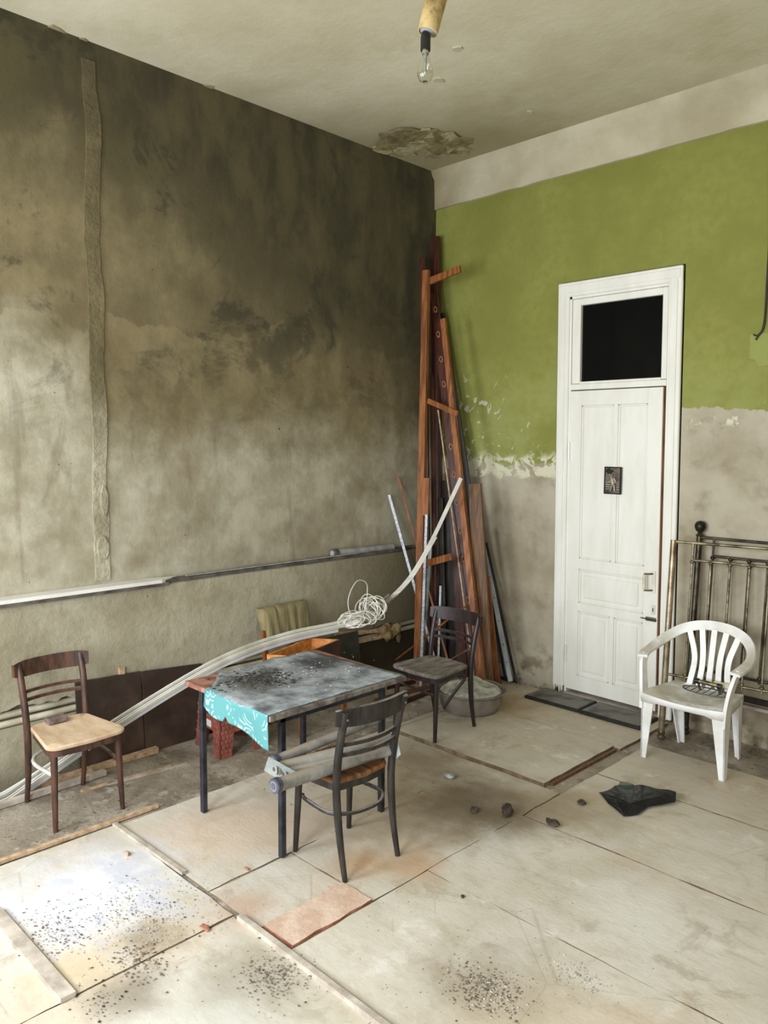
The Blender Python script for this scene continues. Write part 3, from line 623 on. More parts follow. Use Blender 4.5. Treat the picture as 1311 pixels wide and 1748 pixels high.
# ------------------------------------------------------------------ things on the ledge
m = MB(); m.add([(.004, -5.9, 1.078), (.125, -5.9, 1.078), (.125, -2.80, 1.078), (.06, -2.66, 1.078), (.004, -2.86, 1.078)] + [(.004, -6.0, 1.10), (.125, -5.9, 1.10), (.125, -2.80, 1.10), (.06, -2.66, 1.10), (.004, -2.86, 1.10)],
                [(4, 3, 2, 1, 0), (5, 6, 7, 8, 9)] + [(i, (i + 1) % 5, 5 + (i + 1) % 5, 5 + i) for i in range(5)])
single(m, 'shelf_board', 'ledge_board', 'long white board lying on the wall ledge at left', 'board', (.06, -4, 1.078))
single(MB().beam((.118, -5.9, 1.066), (.112, -2.75, 1.068), .025, .02, (1, 0, 0)), 'ledge_strip', 'dark_strip', 'dark strip standing in for the shadow under the white ledge board', 'strip', (.118, -4, 1.056))  # dark bar put in as the shadow below the overhanging board
for k, (x, y0, y1, z, mt, lab) in enumerate([(.098, -2.79, -.45, 1.083, 'dark_strip', 'front dark grey strip on the wall ledge'), (.07, -2.78, -.25, 1.088, 'dark_strip', 'long dark strip lying along the middle of the wall ledge'), (.035, -2.5, -.3, 1.085, 'dark_wood', 'rear blackened strip against the wall on the ledge'), (.085, -2.6, -.9, 1.099, 'alu', 'grey metal strip lying over dark strips on the ledge')]):
    single(MB().beam((x, y0, z), (x - .004, y1, z), .024, .018 if k < 3 else .008, (1, 0, 0)), 'ledge_strip', mt, lab, 'strip', (x, y0, z))
single(MB().beam(WL(405, 972, .05), WL(610, 944, .05), .012, .012, (1, 0, 0)), 'thin_stick', 'strip_wood', 'thin pale stick on top of the ledge strips', 'stick', WL(405, 972, .05))
A, B = WL(572, 944, .055), WL(670, 934, .055)
t = thing('cardboard_tube', 'short pale grey tube with ringed end on the wall ledge', 'tube', A)
d = (B - A).normalized(); MB().tube([A, B], .028, 14).build('tube_body', 'cap_white', t, smooth=40)
MB().tube([A - d * .03, A + d * .02], .034, 14).build('end_ring', 'dark_strip', t, smooth=40)
MB().tube([A - d * .034, A - d * .028], .022, 14).build('end_cap', 'cap_white', t, smooth=40)

# ------------------------------------------------------------------ wooden chairs
def bentwood(name, label, loc, rz, D, Wf, Wb, H, frame, seat, sh=.455, hoop='whole', seatrot=0, splay=.02):
    t = thing(name, label, 'chair', loc, rz, 'bentwood kitchen chairs')
    hf, hb = Wf / 2, Wb / 2; xf_, xb_ = D / 2, -D / 2
    for s_ in (-1, 1):
        MB().tube([(xf_ + .0, s_ * hf, 0), (xf_ - .012, s_ * (hf - .006), sh * .5), (xf_ - .02, s_ * (hf - .012), sh - .02)], [.0125, .0165, .0185], 12).build('leg', frame, t, world=False, smooth=40)
        pts = smoothpath([(xb_, s_ * hb, 0), (xb_ + .035, s_ * hb, .17), (xb_ + .055, s_ * (hb + .004), .36), (xb_ + .05, s_ * (hb + .008), .50), (xb_ + .02, s_ * (hb + .012), .66), (xb_ - .02, s_ * (hb + .014), H - .015)], 5)
        rr = [.0125 + .006 * min(1, i / 8) for i in range(len(pts))]
        MB().tube(pts, rr, 12).build('back_leg', frame, t, world=False, smooth=40)
    # seat: rounded trapezoid with dark rim
    o = []; sw = max(Wf, .34) / 2 + .028; bw = Wb / 2 + .0; xs0, xs1 = xb_ + .055, xf_ + .028; r = .06
    def corner(cx_, cy_, a0, a1, rad):
        for k in range(7):
            a = math.radians(a0 + (a1 - a0) * k / 6); o.append((cx_ + rad * math.cos(a), cy_ + rad * math.sin(a)))
    corner(xs1 - r, sw - r, 90, 0, r); o.append((xs1 + .012, 0)); corner(xs1 - r, -sw + r, 0, -90, r); corner(xs0 + r, -bw + r * .8, -90, -180, r * .9); o.append((xs0 - .01, 0)); corner(xs0 + r, bw - r * .8, 180, 90, r * .9)
    o = o[::-1]; cx_ = (xs0 + xs1) / 2; sc = lambda k: [(cx_ + (a - cx_) * k, b * k) for a, b in o]
    m = MB(); n = len(o)
    rings = [(sc(.965), sh), (sc(1.0), sh - .006), (sc(1.0), sh - .016), (sc(.985), sh - .022)]
    vs = []; fs = []
    for oo, z in rings: vs += [(a, b, z) for a, b in oo]
    for k in range(3):
        for i in range(n): fs.append((k * n + i, k * n + (i + 1) % n, (k + 1) * n + (i + 1) % n, (k + 1) * n + i)[::-1])
    # dished top
    prev = list(range(n))
    for k, dz in ((.75, -.004), (.4, -.010), (.05, -.012)):
        b0 = len(vs); vs += [(a, b, sh + dz) for a, b in sc(.965 * k)]; cur = list(range(b0, b0 + n))
        for i in range(n): fs.append((prev[i], prev[(i + 1) % n], cur[(i + 1) % n], cur[i]))
        prev = cur
    fs.append(tuple(prev)); m.add(vs, fs); m.build('seat', seat, t, world=False, smooth=40)
    m = MB(); ro, ri = sc(.95), sc(.86); vs = [(a, b, sh - .02) for a, b in ro] + [(a, b, sh - .058) for a, b in ro] + [(a, b, sh - .058) for a, b in ri] + [(a, b, sh - .02) for a, b in ri]
    fs = [(k * n + i, k * n + (i + 1) % n, ((k + 1) % 4) * n + (i + 1) % n, ((k + 1) % 4) * n + i)[::-1] for k in range(4) for i in range(n)]
    m.add(vs, fs).build('seat_rail', frame, t, world=False, smooth=40)
    # back: bent top rail and two thin slats
    def arc(z, hw, bow, N=10, xo=0): return [(xo - bow * (1 - (2 * k / N - 1) ** 2), hw * (2 * k / N - 1), z) for k in range(N + 1)]
    zt = H - .045; m = MB(); pts = arc(zt, hb + .052, .05, 14, xb_ + .008)
    m.ribbon([(p[0], p[1], p[2]) for p in pts], [(-.12, 0, 1)] * 15, [.07, .082, .088] + [.09] * 9 + [.088, .082, .07], .017).build('top_rail', frame, t, world=False, smooth=30)
    for z, w in ((.635, .018), (.588, .018)):
        xo = xb_ + .03; MB().ribbon(arc(z, hb + .004, .035, 10, xo), (0, 0, 1), w, .012).build('back_slat', frame, t, world=False, smooth=30)
    for s_ in (-1, 1): MB().lathe([(.0, -.004), (.006, -.003), (.006, .0), (0, .002)], (xb_ - .034, s_ * (hb + .013), H - .05), 10, (-1, 0, 0)).build('screw', 'filament', t, world=False, smooth=40)
    # bent hoop stretcher
    hz = .285
    hp = [(xf_ - .02, -(hf - .03), hz), (xf_ - .06, -(hf - .012), hz)] + [(0 - .02, -(hf - .0), hz), (xb_ + .1, -(hb - .01), hz), (xb_ + .045, -hb * .55, hz), (xb_ + .03, 0, hz), (xb_ + .045, hb * .55, hz), (xb_ + .1, hb - .01, hz), (-.02, hf, hz), (xf_ - .06, hf - .012, hz), (xf_ - .02, hf - .03, hz)]
    if hoop == 'whole': MB().tube(smoothpath(hp, 5), .0095, 8).build('hoop_stretcher', frame, t, world=False, smooth=40)
    elif hoop == 'pale':
        MB().tube(smoothpath(hp[:5], 5), .0105, 8).build('hoop_stretcher', 'hoop_pale', t, world=False, smooth=40)  # this half of the hoop is paler than the frame
        MB().tube(smoothpath(hp[4:], 5), .0095, 8).build('hoop_stretcher', frame, t, world=False, smooth=40)
    return t
bentwood('bentwood_chair', 'dark brown wooden chair with bare pale seat holding a block, by left wall', (.557, -3.612, -.008), 0.0, .445, .366, .318, .80, 'chair_brown', 'seat_light', hoop='pale')
bentwood('bentwood_chair', 'worn black wooden chair with slatted back before the table, carrying plastic tubes', (1.99, -2.877, 0), math.radians(178), .37, .345, .335, .82, 'chair_black', 'seat_orange')
mc = bentwood('bentwood_chair', 'dark plum wooden chair with dusty grey seat before the planks and basin', (1.215, -1.335, .022), math.radians(-90), .425, .37, .36, .80, 'chair_plum', 'seat_dust', hoop='none')
MB().tube(smoothpath([(-.08, .17, .40), (-.10, .175, .36), (-.03, .17, .31), (.10, .16, .20)], 6), .011, 8).build('broken_hoop', 'chair_plum', mc, world=False, smooth=40)
MB().tube([(.20, .165, .31), (.20, -.17, .33)], .009, 8).build('stretcher', 'chair_plum', mc, world=False, smooth=40)
c = FL(92, 1232, .455)
single(MB().bbox(-.06, .035, -.03, .055, 0, .032, .004).xf(lambda q: (c.x + q[0] * .55 , c.y + q[1] * 1.25, .448 + q[2])), 'wooden_block', 'brick_dark', 'small dark grey block lying on the pale chair seat', 'block', (c.x, c.y, .448))

# ------------------------------------------------------------------ table
TX0, TX1, TY0, TY1, TZ = 1.12, 1.858, -3.238, -2.335, .745
tb = thing('folding_table', 'square wooden table with black metal legs, covered in soot and debris', 'table', (1.47, -2.79, 0))
for x, y in ((1.135, -3.14), (1.795, -3.12), (1.80, -2.45), (1.135, -2.45)):
    MB().bbox(x - .015, x + .015, y - .015, y + .015, 0, TZ - .025, .003).build('leg', 'metal_black', tb)
for a in ((1.12, 1.81, -3.15, -3.13), (1.12, 1.81, -2.46, -2.44), (1.125, 1.145, -3.14, -2.45), (1.79, 1.81, -3.14, -2.45)):
    MB().bbox(a[0], a[1], a[2], a[3], TZ - .075, TZ - .027, .003).build('apron', 'metal_black', tb)
MB().bbox(TX0, TX1 - .0, TY0, -2.79, TZ - .026, TZ, .005).build('tabletop_board', 'table_red', tb)
MB().bbox(TX0, TX1 - .0, -2.785, TY1, TZ - .026, TZ, .005).build('tabletop_board', 'table_red', tb)
MB().bbox(TX1 - .03, TX1 + .006, TY0 - .003, TY1 + .01, TZ - .032, TZ - .002, .005).build('edge_strip', 'table_edge', tb)
MB().bbox(1.70, 1.75, -2.42, -2.36, TZ - .10, TZ - .03, .004).build('leaf_bracket', 'strip_wood', tb)
# cloth: lies over the top, hangs over the near-left side, corner curls
m = MB(); NX, NY = 26, 40; vs = []; idx = {}
prof = []      # (y, z) down the hanging side then over the top
for j in range(NY + 1):
    for i in range(NX + 1):
        u = i / NX; v = j / NY; xl0 = 1.33 if j < 14 else max(1.128, 1.33 - .75 * (j - 14) / (NY - 14)); x = xl0 + (TX1 - .002 - xl0) * u
        if j < 14:
            drop = (.085 + .085 * u + .010 * math.sin(u * 9) - (.03 if .36 < u < .41 else 0)) * (1 - j / 14)
            y = TY0 - .008 - .010 * math.sin(drop * 9 + u * 3) - .012 * math.sin(u * 7) * min(1, drop * 8); z = TZ - drop + .004
            if u > .9: x -= (u - .9) * .1 * drop / .2; y += (u - .9) * .5 * drop
        else:
            w = (j - 14) / (NY - 14); xl = .06 * mnoise.noise(Vector((0, w * 5, 3))) * (1 - u); x += xl
            y = TY0 - .008 + (TY1 - .05 + .05 * u - TY0) * w; z = TZ + .003 + .003 * mnoise.noise(Vector((x * 9, y * 9, 0))) + .006 * max(0, mnoise.noise(Vector((x * 3, y * 4, 8))))
        idx[i, j] = len(vs); vs.append((x, y, z))
fs = [(idx[i, j], idx[i + 1, j], idx[i + 1, j + 1], idx[i, j + 1]) for j in range(NY) for i in range(NX)]
m.add(vs, fs); cl = single(m, 'tablecloth', 'cloth', 'torn teal oilcloth with pale scrolls draped over the sooty table', 'tablecloth', (1.5, -2.8, TZ), 60)
sm = cl.modifiers.new('thickness', 'SOLIDIFY'); sm.thickness = .0025; sm.offset = 1
def scatter(n, fn, r0, r1, seed, flat=.5):
    random.seed(seed); m = MB()
    for k in range(n):
        c = fn(); r = r0 + (r1 - r0) * random.random() ** 2
        m.lump((c[0], c[1], c[2] + r * flat * .7), r, k, (random.uniform(.6, 1.5), random.uniform(.6, 1.5), flat), 0 if r < .006 else 1)
    return m
def gaus(cx_, cy_, sx, sy, z): return lambda: (random.gauss(cx_, sx), random.gauss(cy_, sy), z)
single(scatter(700, gaus(1.38, -2.97, .07, .10, TZ + .006), .002, .010, 4, .35), 'burnt_debris', 'soot', 'heap of dark burnt chips on the tablecloth', 'debris', (1.4, -2.98, TZ), kind='stuff')
single(scatter(200, gaus(1.48, -2.72, .14, .17, TZ + .006), .002, .007, 5, .4), 'ash_crumbs', 'rubble_pale', 'pale ash crumbs strewn over the tabletop', 'debris', (1.48, -2.7, TZ), kind='stuff')

# ------------------------------------------------------------------ acrylic tubes on the black chair
def tubepair(A, B, r, cap, t, rings=True):
    d = (B - A).normalized(); MB().tube([A, B], r, 18).build('tube_body', 'tubing', t, smooth=40)
    if rings:
        for P, q in ((A, -1), (B, 1)):
            MB().tube([P + d * q * -.004, P + d * q * .006], r + .004, 18).build('end_ring', 'ring_dark', t, smooth=40); MB().tube([P + d * q * .010, P + d * q * .02], r + .003, 18).build('end_ring', 'ring_dark', t, smooth=40)
            MB().tube([P + d * q * .02, P + d * q * .023], r * .8, 18).build('end_cap', 'tube_cap', t, smooth=40); MB().tube([P + d * q * .023, P + d * q * .026], r * .45, 14).build('end_cap', 'ring_dark', t, smooth=40)
zs = .455
A, B = FL(474, 1340, zs + .055), FL(650, 1282, zs + .04); t = thing('plastic_tube', 'front grey acrylic tube with ringed end lying on the black chair', 'tube', A, group='acrylic tubes on the chair'); tubepair(A, B, .031, 'cap_white', t)
A, B = FL(473, 1297, zs + .10), FL(640, 1228, zs + .13); t = thing('plastic_tube', 'rear grey acrylic tube with dark rings on the chair, nearest the table', 'tube', A, group='acrylic tubes on the chair'); tubepair(A, B, .024, 'cap_white', t)
A1, B1, A2, B2 = FL(472, 1312, zs + .075), FL(668, 1262, zs + .09), FL(488, 1321, zs + .055), FL(672, 1280, zs + .05)
t = thing('twin_tube_lamp', 'twin tube lamp with clear square end plates lying on the black chair', 'lamp', A1)
tubepair(A1, B1, .029, 'cap_white', t, False); tubepair(A2, B2, .027, 'cap_white', t, False)
for P, Q, s_ in ((A1, A2, -1), (B1, B2, 1)):
    d = (B1 - A1).normalized(); c = (P + Q) / 2 + d * s_ * .004; sd = (Q - P).normalized(); up_ = d.cross(sd).normalized()
    m = MB(); o = []
    for a, b in ((-1, -1), (1, -1), (1, 1), (-1, 1)): o.append(c + sd * a * .072 + up_ * b * .052)
    m.add([p - d * .002 for p in o] + [p + d * .002 for p in o], [(3, 2, 1, 0), (4, 5, 6, 7)] + [(i, (i + 1) % 4, 4 + (i + 1) % 4, 4 + i) for i in range(4)]); m.build('end_plate', 'plate_clear', t)
    for q in (P, Q):
        MB().tube([q + d * s_ * .006, q + d * s_ * .010], .026, 16).build('socket_ring', 'cap_white', t, smooth=40); MB().tube([q + d * s_ * .010, q + d * s_ * .016], .009, 10).build('contact_pin', 'dark_strip', t, smooth=40)

# ------------------------------------------------------------------ stool under the table
st = thing('plastic_stool', 'low red-brown woven-pattern plastic stool under the table', 'stool', (.44, -2.50, -.008), math.radians(-5))
h, HH = .15, .33
vs = []
m = MB(); m.bbox(-h - .005, h + .005, -h - .005, h + .005, HH - .03, HH, .012); m.build('stool_top', 'stool', st, world=False)
for sx in (-1, 1):
    for sy in (-1, 1):
        m = MB(); z_ = [0, .02, .1, .2, .3]; e = .018
        for (ax, ay, bx, by) in ((sx * (h + e), sy * (h + e), sx * (h + e - .085), sy * (h + e)), (sx * (h + e), sy * (h + e), sx * (h + e), sy * (h + e - .085))):
            P = [Vector((ax, ay, 0)), Vector((bx, by, 0)), Vector((sx * h, sy * h, HH - .02)), Vector((sx * h - (0 if ax == bx else sx * .11), sy * h - (0 if ay == by else sy * .11), HH - .02))]
            nrm = Vector((0, -sy, 0)) if ay == by else Vector((-sx, 0, 0)); Q = [p + nrm * .012 for p in P]
            f = [(0, 1, 2 + 1, 2)]; m.add([P[0], P[1], P[3], P[2]] + [Q[0], Q[1], Q[3], Q[2]], [(0, 1, 2, 3), (7, 6, 5, 4), (0, 4, 5, 1), (1, 5, 6, 2), (2, 6, 7, 3), (3, 7, 4, 0)])
        lg = m.build('leg', 'stool', st, world=False)
        m = MB()         # woven courses standing proud on both outer faces
        for r_ in range(9):
            zz = .035 + r_ * .03; k = 1 - zz / HH; off = h + e * k + .001
            for c_ in range(3):
                w = .026; q0 = .006 + c_ * .027 + (.010 if r_ % 2 else 0)
                m.bbox(min(sx * (off - q0), sx * (off - q0 - w * .85)), max(sx * (off - q0), sx * (off - q0 - w * .85)), min(sy * off, sy * (off + .005)), max(sy * off, sy * (off + .005)), zz, zz + .022, .004)
                m.bbox(min(sx * off, sx * (off + .005)), max(sx * off, sx * (off + .005)), min(sy * (off - q0), sy * (off - q0 - w * .85)), max(sy * (off - q0), sy * (off - q0 - w * .85)), zz, zz + .022, .004)
        tag(m.build('weave_pattern', 'stool', lg, world=False), kind='stuff')
for rz in range(4):
    a = rz * PI / 2; m = MB().bbox(-h + .04, h - .04, h - .008, h + .006, .15, .245, .006).xf(lambda q: (q[0] * math.cos(a) - q[1] * math.sin(a), q[0] * math.sin(a) + q[1] * math.cos(a), q[2])); m.build('side_band', 'stool', st, world=False)
MB().bbox(-.035, .035, -h - .012, -h - .004, .17, .215, .004).build('label_plate', 'stool_label', st, world=False)

# ------------------------------------------------------------------ upholstered chair, drawer, panels by the wall
uc = thing('upholstered_chair', 'chair with ribbed olive fabric backrest standing against the left wall', 'chair', (.46, -1.88, -.012))
c0, c1, c2, c3 = WL(443, 1040, .22), WL(524, 1024, .22), WL(530, 1078, .26), WL(457, 1096, .26)
m = MB(); N = 22; vs = []; K = 8
for j in range(K + 1):
    for i in range(N + 1):
        u, v = i / N, j / K; a = c3.lerp(c2, u); b = c0.lerp(c1, u); p = a.lerp(b, v)
        e = min(1, min(u, 1 - u) * 14) * min(1, min(v, 1 - v) * 6 + .25); p = p + Vector((.03 * e + .007 * math.sin(u * 34) * e, 0, 0)); vs.append(p)
o_ = len(vs); vs += [Vector((p.x - .05, p.y, p.z)) for p in vs[:o_]]; fs = []
for j in range(K):
    for i in range(N):
        a = j * (N + 1) + i; fs.append((a, a + 1, a + N + 2, a + N + 1)); fs.append((o_ + a + N + 1, o_ + a + N + 2, o_ + a + 1, o_ + a))
for i in range(N): fs.append((i + 1, i, o_ + i, o_ + i + 1)); a = K * (N + 1) + i; fs.append((a, a + 1, o_ + a + 1, o_ + a))
for j in range(K): a = j * (N + 1); fs.append((a, a + N + 1, o_ + a + N + 1, o_ + a)); a += N; fs.append((a + N + 1, a, o_ + a, o_ + a + N + 1))
m.add(vs, fs).build('backrest', 'fabric', uc, smooth=50)
for y in (-2.07, -1.69):
    MB().beam((.30, y, -.012), (.235, y, .66), .035, .028, (0, 1, 0)).build('back_leg', 'orange_wood', uc); MB().beam((.66, y, -.012), (.655, y, .42), .035, .035, (0, 1, 0)).build('leg', 'orange_wood', uc)
MB().bbox(.27, .70, -2.09, -1.67, .40, .45, .012).build('seat', 'fabric', uc)
# drawer on that chair
dr = thing('wooden_box', 'open orange wooden box with maroon front resting on the upholstered chair', 'box', (.55, -1.88, .45))
P = [FL(q[0], q[1], .60) for q in ((531, 1089), (579, 1092))]
pl = FL(457, 1117, .60); pb, pr = P[0], P[1]; pf = pl + (pr - pb)
def wallpanel(a, b, nm, mt, tck=.014, zb=.455, zt=.60, parent=dr):
    d = (b - a); d.z = 0; d.normalize(); nn = Vector((-d.y, d.x, 0)) * tck / 2
    MB().add([Vector((p.x, p.y, zb)) + s_ * nn for p in (a, b) for s_ in (-1, 1)] + [Vector((p.x, p.y, zt)) + s_ * nn for p in (a, b) for s_ in (-1, 1)],
             [(0, 1, 3, 2), (4, 6, 7, 5), (0, 2, 6, 4), (1, 5, 7, 3), (0, 4, 5, 1), (2, 3, 7, 6)]).build(nm, mt, parent)
wallpanel(pl, pb, 'side_panel', 'drawer_in'); wallpanel(pb, pr, 'back_panel', 'drawer_in'); wallpanel(pl, pf, 'side_panel', 'drawer_in'); wallpanel(pf, pr, 'drawer_front', 'drawer_out', .018)
MB().add([Vector((p.x, p.y, .458)) for p in (pl, pf, pr, pb)] + [Vector((p.x, p.y, .466)) for p in (pl, pf, pr, pb)], [(3, 2, 1, 0), (4, 5, 6, 7), (0, 1, 5, 4), (1, 2, 6, 5), (2, 3, 7, 6), (3, 0, 4, 7)]).build('drawer_bottom', 'drawer_in', dr)
# hardboard panels
def panel(y0, y1, xb, xt, h0, h1, label, mat='panel_brown', t_=.012):
    vs = []
    for dx in (0, t_): vs += [(xb + dx, y0, -.012), (xb + dx, y1, -.012), (xt + dx, y1, h1), (xt + dx, y0, h0)]
    return single(MB().add(vs, [(3, 2, 1, 0), (4, 5, 6, 7), (0, 1, 5, 4), (1, 2, 6, 5), (2, 3, 7, 6), (3, 0, 4, 7)]), 'hardboard_panel', mat, label, 'panel', (xb, (y0 + y1) / 2, -.012))
panel(-3.39, -2.965, .15, .112, .545, .525, 'left dark brown hardboard panel leaning on the wall behind the brown chair')
panel(-2.96, -2.52, .16, .125, .525, .49, 'dark brown hardboard panel leaning on the wall, nearer the table')
panel(-2.50, -2.16, .15, .115, .36, .36, 'low blackened board on the wall behind the stool', 'dark_wood')
panel(-1.50, -1.15, .30, .22, .50, .50, 'dark green board leaning beside the drawer', 'green_board')
c = WL(207, 1150, .108); single(MB().beam((.116, c.y, .30), (.112, c.y, c.z + .045), .035, .02, (0, 1, 0)), 'wood_peg', 'strip_wood', 'short wooden stake standing behind the brown panels', 'stake', (.116, c.y, .3))

# ------------------------------------------------------------------ white plastic profiles
def prof_pts(dz, dx):
    q = [Vector((.25, -5.2, .03)), WL(-60, 1402, .25), WL(0, 1371, .25), WL(60, 1332, .255), WL(200, 1236, .28), WL(340, 1150, .34), WL(420, 1112, .40), WL(500, 1086, .46), WL(575, 1070, .52), WL(625, 1052, .58), WB(665, 1022, -.86), WB(700, 985, -.78), WB(740, 917, -.70), WB(787, 816, -.64)]
    q[1].z = max(q[1].z, .03); return [Vector((p.x + dx, p.y, p.z + dz)) for p in q]
for k, (dz, dx, mt, cut, w, lab) in enumerate([(.0, .0, 'pvc', 14, .03, 'longest white plastic profile bent from the floor up to the planks'), (.028, -.01, 'pvc', 11, .02, 'upper white profile of the bundle, ending under the cable coil'), (-.024, .012, 'pvc_blue', 9, .024, 'lower cool white profile of the bundle lying toward the floor'), (.006, .026, 'pvc', 13, .02, 'narrow white profile at the front of the bundle')]):
    pts = prof_pts(dz, dx)[:cut]; pp = smoothpath(pts, 5)
    single(MB().ribbon(pp, [Vector((.25, 0, 1))] * len(pp), w, .010), 'plastic_profile', mt, lab, 'profile', pp[0], group='white plastic profiles')
pts = [WL(-40, 1386, .22), WL(30, 1345, .22), WL(105, 1297, .215), WL(150, 1268, .21)]
single(MB().ribbon(smoothpath(pts, 4), (0, 0, 1), .05, .012), 'plastic_profile', 'pvc_blue', 'broad bluish white plastic profile on the floor behind the left chair', 'profile', pts[0], group='white plastic profiles')
# cable coil
random.seed(21); m = MB(); c = WL(608, 1058, .60); c2_ = WL(634, 1044, .62)
right = Vector((.71, .70, 0)); upv = Vector((0, 0, 1)); fw = Vector((.70, -.71, .0))
def loop(c, a, b, tilt, n=22, ph=0, dp=.03):
    out = []
    for k in range(n):
        t_ = 2 * PI * k / n + ph; u, v = a * math.cos(t_), b * math.sin(t_); u, v = u * math.cos(tilt) - v * math.sin(tilt), u * math.sin(tilt) + v * math.cos(tilt)
        out.append(c + right * u + upv * v + fw * (dp * math.sin(t_ * 2 + ph)))
    return out
for k in range(11):
    m.tube(loop(c + right * random.uniform(-.05, .05) + upv * random.uniform(-.012, .02), random.uniform(.05, .105), random.uniform(.035, .055), random.uniform(-.1, .35), ph=random.random() * 6), .0034, 6, True)
for k in range(11):
    m.tube(loop(c2_ + right * random.uniform(-.04, .04) + upv * random.uniform(-.01, .05), random.uniform(.045, .085), random.uniform(.05, .09), random.uniform(.2, 1.0), ph=random.random() * 6), .0034, 6, True)
lp = [WL(*q, .62) for q in ((618, 1062), (600, 1050), (594, 1030), (599, 1008), (611, 991), (625, 995), (627, 1012), (624, 1035), (618, 1056))]
m.tube(smoothpath(lp, 6), .0034, 6); single(m, 'cable_coil', 'cable', 'tangled coil of thin white cable hanging on the plastic profiles', 'cable', c)

# ------------------------------------------------------------------ timber in the corner
def to_floor(A, B, z=0.0):
    d = B - A; return A + d * ((z - A.z) / d.z)
def plank(p1, p2, yb, k, wpx, th, mat, name, label, cat='plank', group='timber in the corner', w2=None, zf=-.012, side=(1, .25, 0)):
    A, B = TB(*p1, yb, k), TB(*p2, yb, k); F_ = to_floor(A, B, zf); w = wpx * .0046
    return single(MB().beam(F_, A, (w2 or wpx) * .0046, th, side, w), name, mat, label, cat, F_, group=group), F_, A
plank((743, 405), (749, 1030), -.26, .045, 17, .04, 'red_wood', 'wooden_beam', 'tallest mahogany red beam standing in the corner', 'beam')
b2, F_, A_ = plank((722, 440), (730, 1040), -.36, .027, 12, .025, 'red_wood', 'slotted_board', 'narrow red slotted board half hidden behind the ladder', 'board')
# ladder
lad = thing('wooden_stepladder', 'narrow old orange-brown wooden ladder leaning in the corner', 'ladder', FL(712, 1175))
yb, kk = -.62, .085
A, B = TB(728, 462, yb, kk), TB(714, 1110, yb, kk); MB().beam(to_floor(A, B, -.012), A, .062, .04, (1, .2, 0), .056).build('stile', 'orange_wood', lad)
A, B = TB(757, 545, yb, kk), TB(798, 935, yb, kk); E_ = to_floor(A, B, -.012); MB().beam(E_, A, .05, .04, (1, .2, 0), .042).build('stile', 'orange_wood', lad)
for (a, b, w) in (((734, 480), (786, 459), .055), ((731, 684), (781, 706), .042), ((720, 964), (771, 950), .055)):
    A, B = TB(*a, yb - .03, kk), TB(*b, yb - .03, kk); MB().beam(A, B, w, .022, (0, 0, 1)).build('rung', 'orange_wood', lad)
A, B = TB(728, 816, yb - .028, kk), TB(726, 880, yb - .028, kk); MB().beam(B, A, .062, .022, (1, .2, 0)).build('repair_block', 'orange_wood', lad)
sb, F_, A_ = plank((741, 500), (806, 1080), -.40, .065, 13, .022, 'red_wood', 'slotted_board', 'long red board with a row of worn slots leaning in the corner', 'board', w2=26)
for t_ in (.955, .89, .825, .76, .695, .60, .53, .46, .39, .32, .22):
    c = F_.lerp(A_, t_); m = MB(); o = [(math.cos(a_ * PI / 6), math.sin(a_ * PI / 6)) for a_ in range(12)]; d = (A_ - F_).normalized(); sd = Vector((1, .25, 0)).normalized(); nn = d.cross(sd).normalized(); nn = nn if nn.y < 0 else -nn
    rin, rout = (.008, .017), (.019, .03); vs = []
    for rr in (rin, rout):
        vs += [c + nn * .013 + sd * a_ * rr[0] + d * b_ * rr[1] for a_, b_ in o]
    m.add(vs, [(i, (i + 1) % 12, 12 + (i + 1) % 12, 12 + i) for i in range(12)]); q = [c + nn * .011, c + nn * .0145]; m.xf(lambda v: v)
    m2 = MB(); m2.add(vs + [v - nn * .004 for v in vs], [(i, (i + 1) % 12, 12 + (i + 1) % 12, 12 + i) for i in range(12)] + [(12 + i, 12 + (i + 1) % 12, 36 + (i + 1) % 12, 36 + i) for i in range(12)] + [((i + 1) % 12, i, 24 + i, 24 + (i + 1) % 12) for i in range(12)])
    m2.build('slot_rim', 'hole_rim', sb); MB().add(vs[:12], [tuple(range(12))]).xf(lambda v: v - nn * .0012).build('slot', 'bakelite', sb)
plank((754, 535), (838, 1110), -.26, .050, 12, .02, 'dark_wood', 'wooden_board', 'blackened board forming the right edge of the timber stack', 'board', w2=20)
plank((811, 826), (826, 1120), -.50, .05, 22, .03, 'brown_wood', 'wooden_plank', 'short wide brown plank with flat top standing right of the ladder', 'plank', w2=30)
plank((748, 700), (783, 960), -.47, .075, 2, .010, 'strip_wood', 'metal_edge', 'thin pale edging strip beside the slotted red board', 'strip')
plank((738, 640), (742, 1000), -.42, .06, 8, .02, 'red_wood', 'wooden_batten', 'red batten with pale speckled edge next to the ladder stile', 'batten')
plank((768, 800), (786, 1060), -.30, .05, 14, .02, 'red_wood', 'wooden_batten', 'reddish batten behind the slotted board, middle of the stack', 'batten')
plank((757, 820), (764, 1060), -.24, .05, 34, .02, 'dark_wood', 'dark_sheet', 'wide blackened sheet at the back of the timber stack', 'board')
plank((752, 850), (757, 1060), -.30, .05, 10, .015, 'green_board', 'dark_sheet', 'narrow dark green sheet in the timber stack', 'board')
plank((774, 860), (782, 1060), -.27, .05, 12, .015, 'green_board', 'dark_sheet', 'second dark green sheet right of the first in the stack', 'board')
plank((800, 960), (812, 1100), -.34, .05, 20, .02, 'dark_wood', 'wooden_board', 'short blackened board behind the brown plank', 'board')
plank((832, 985), (845, 1120), -.36, .06, 8, .016, 'orange_wood', 'wooden_batten', 'thin orange batten right of the brown plank', 'batten')
plank((820, 900), (842, 1100), -.30, .06, 9, .016, 'dark_wood', 'wooden_batten', 'dark batten between brown plank and metal rail', 'batten')
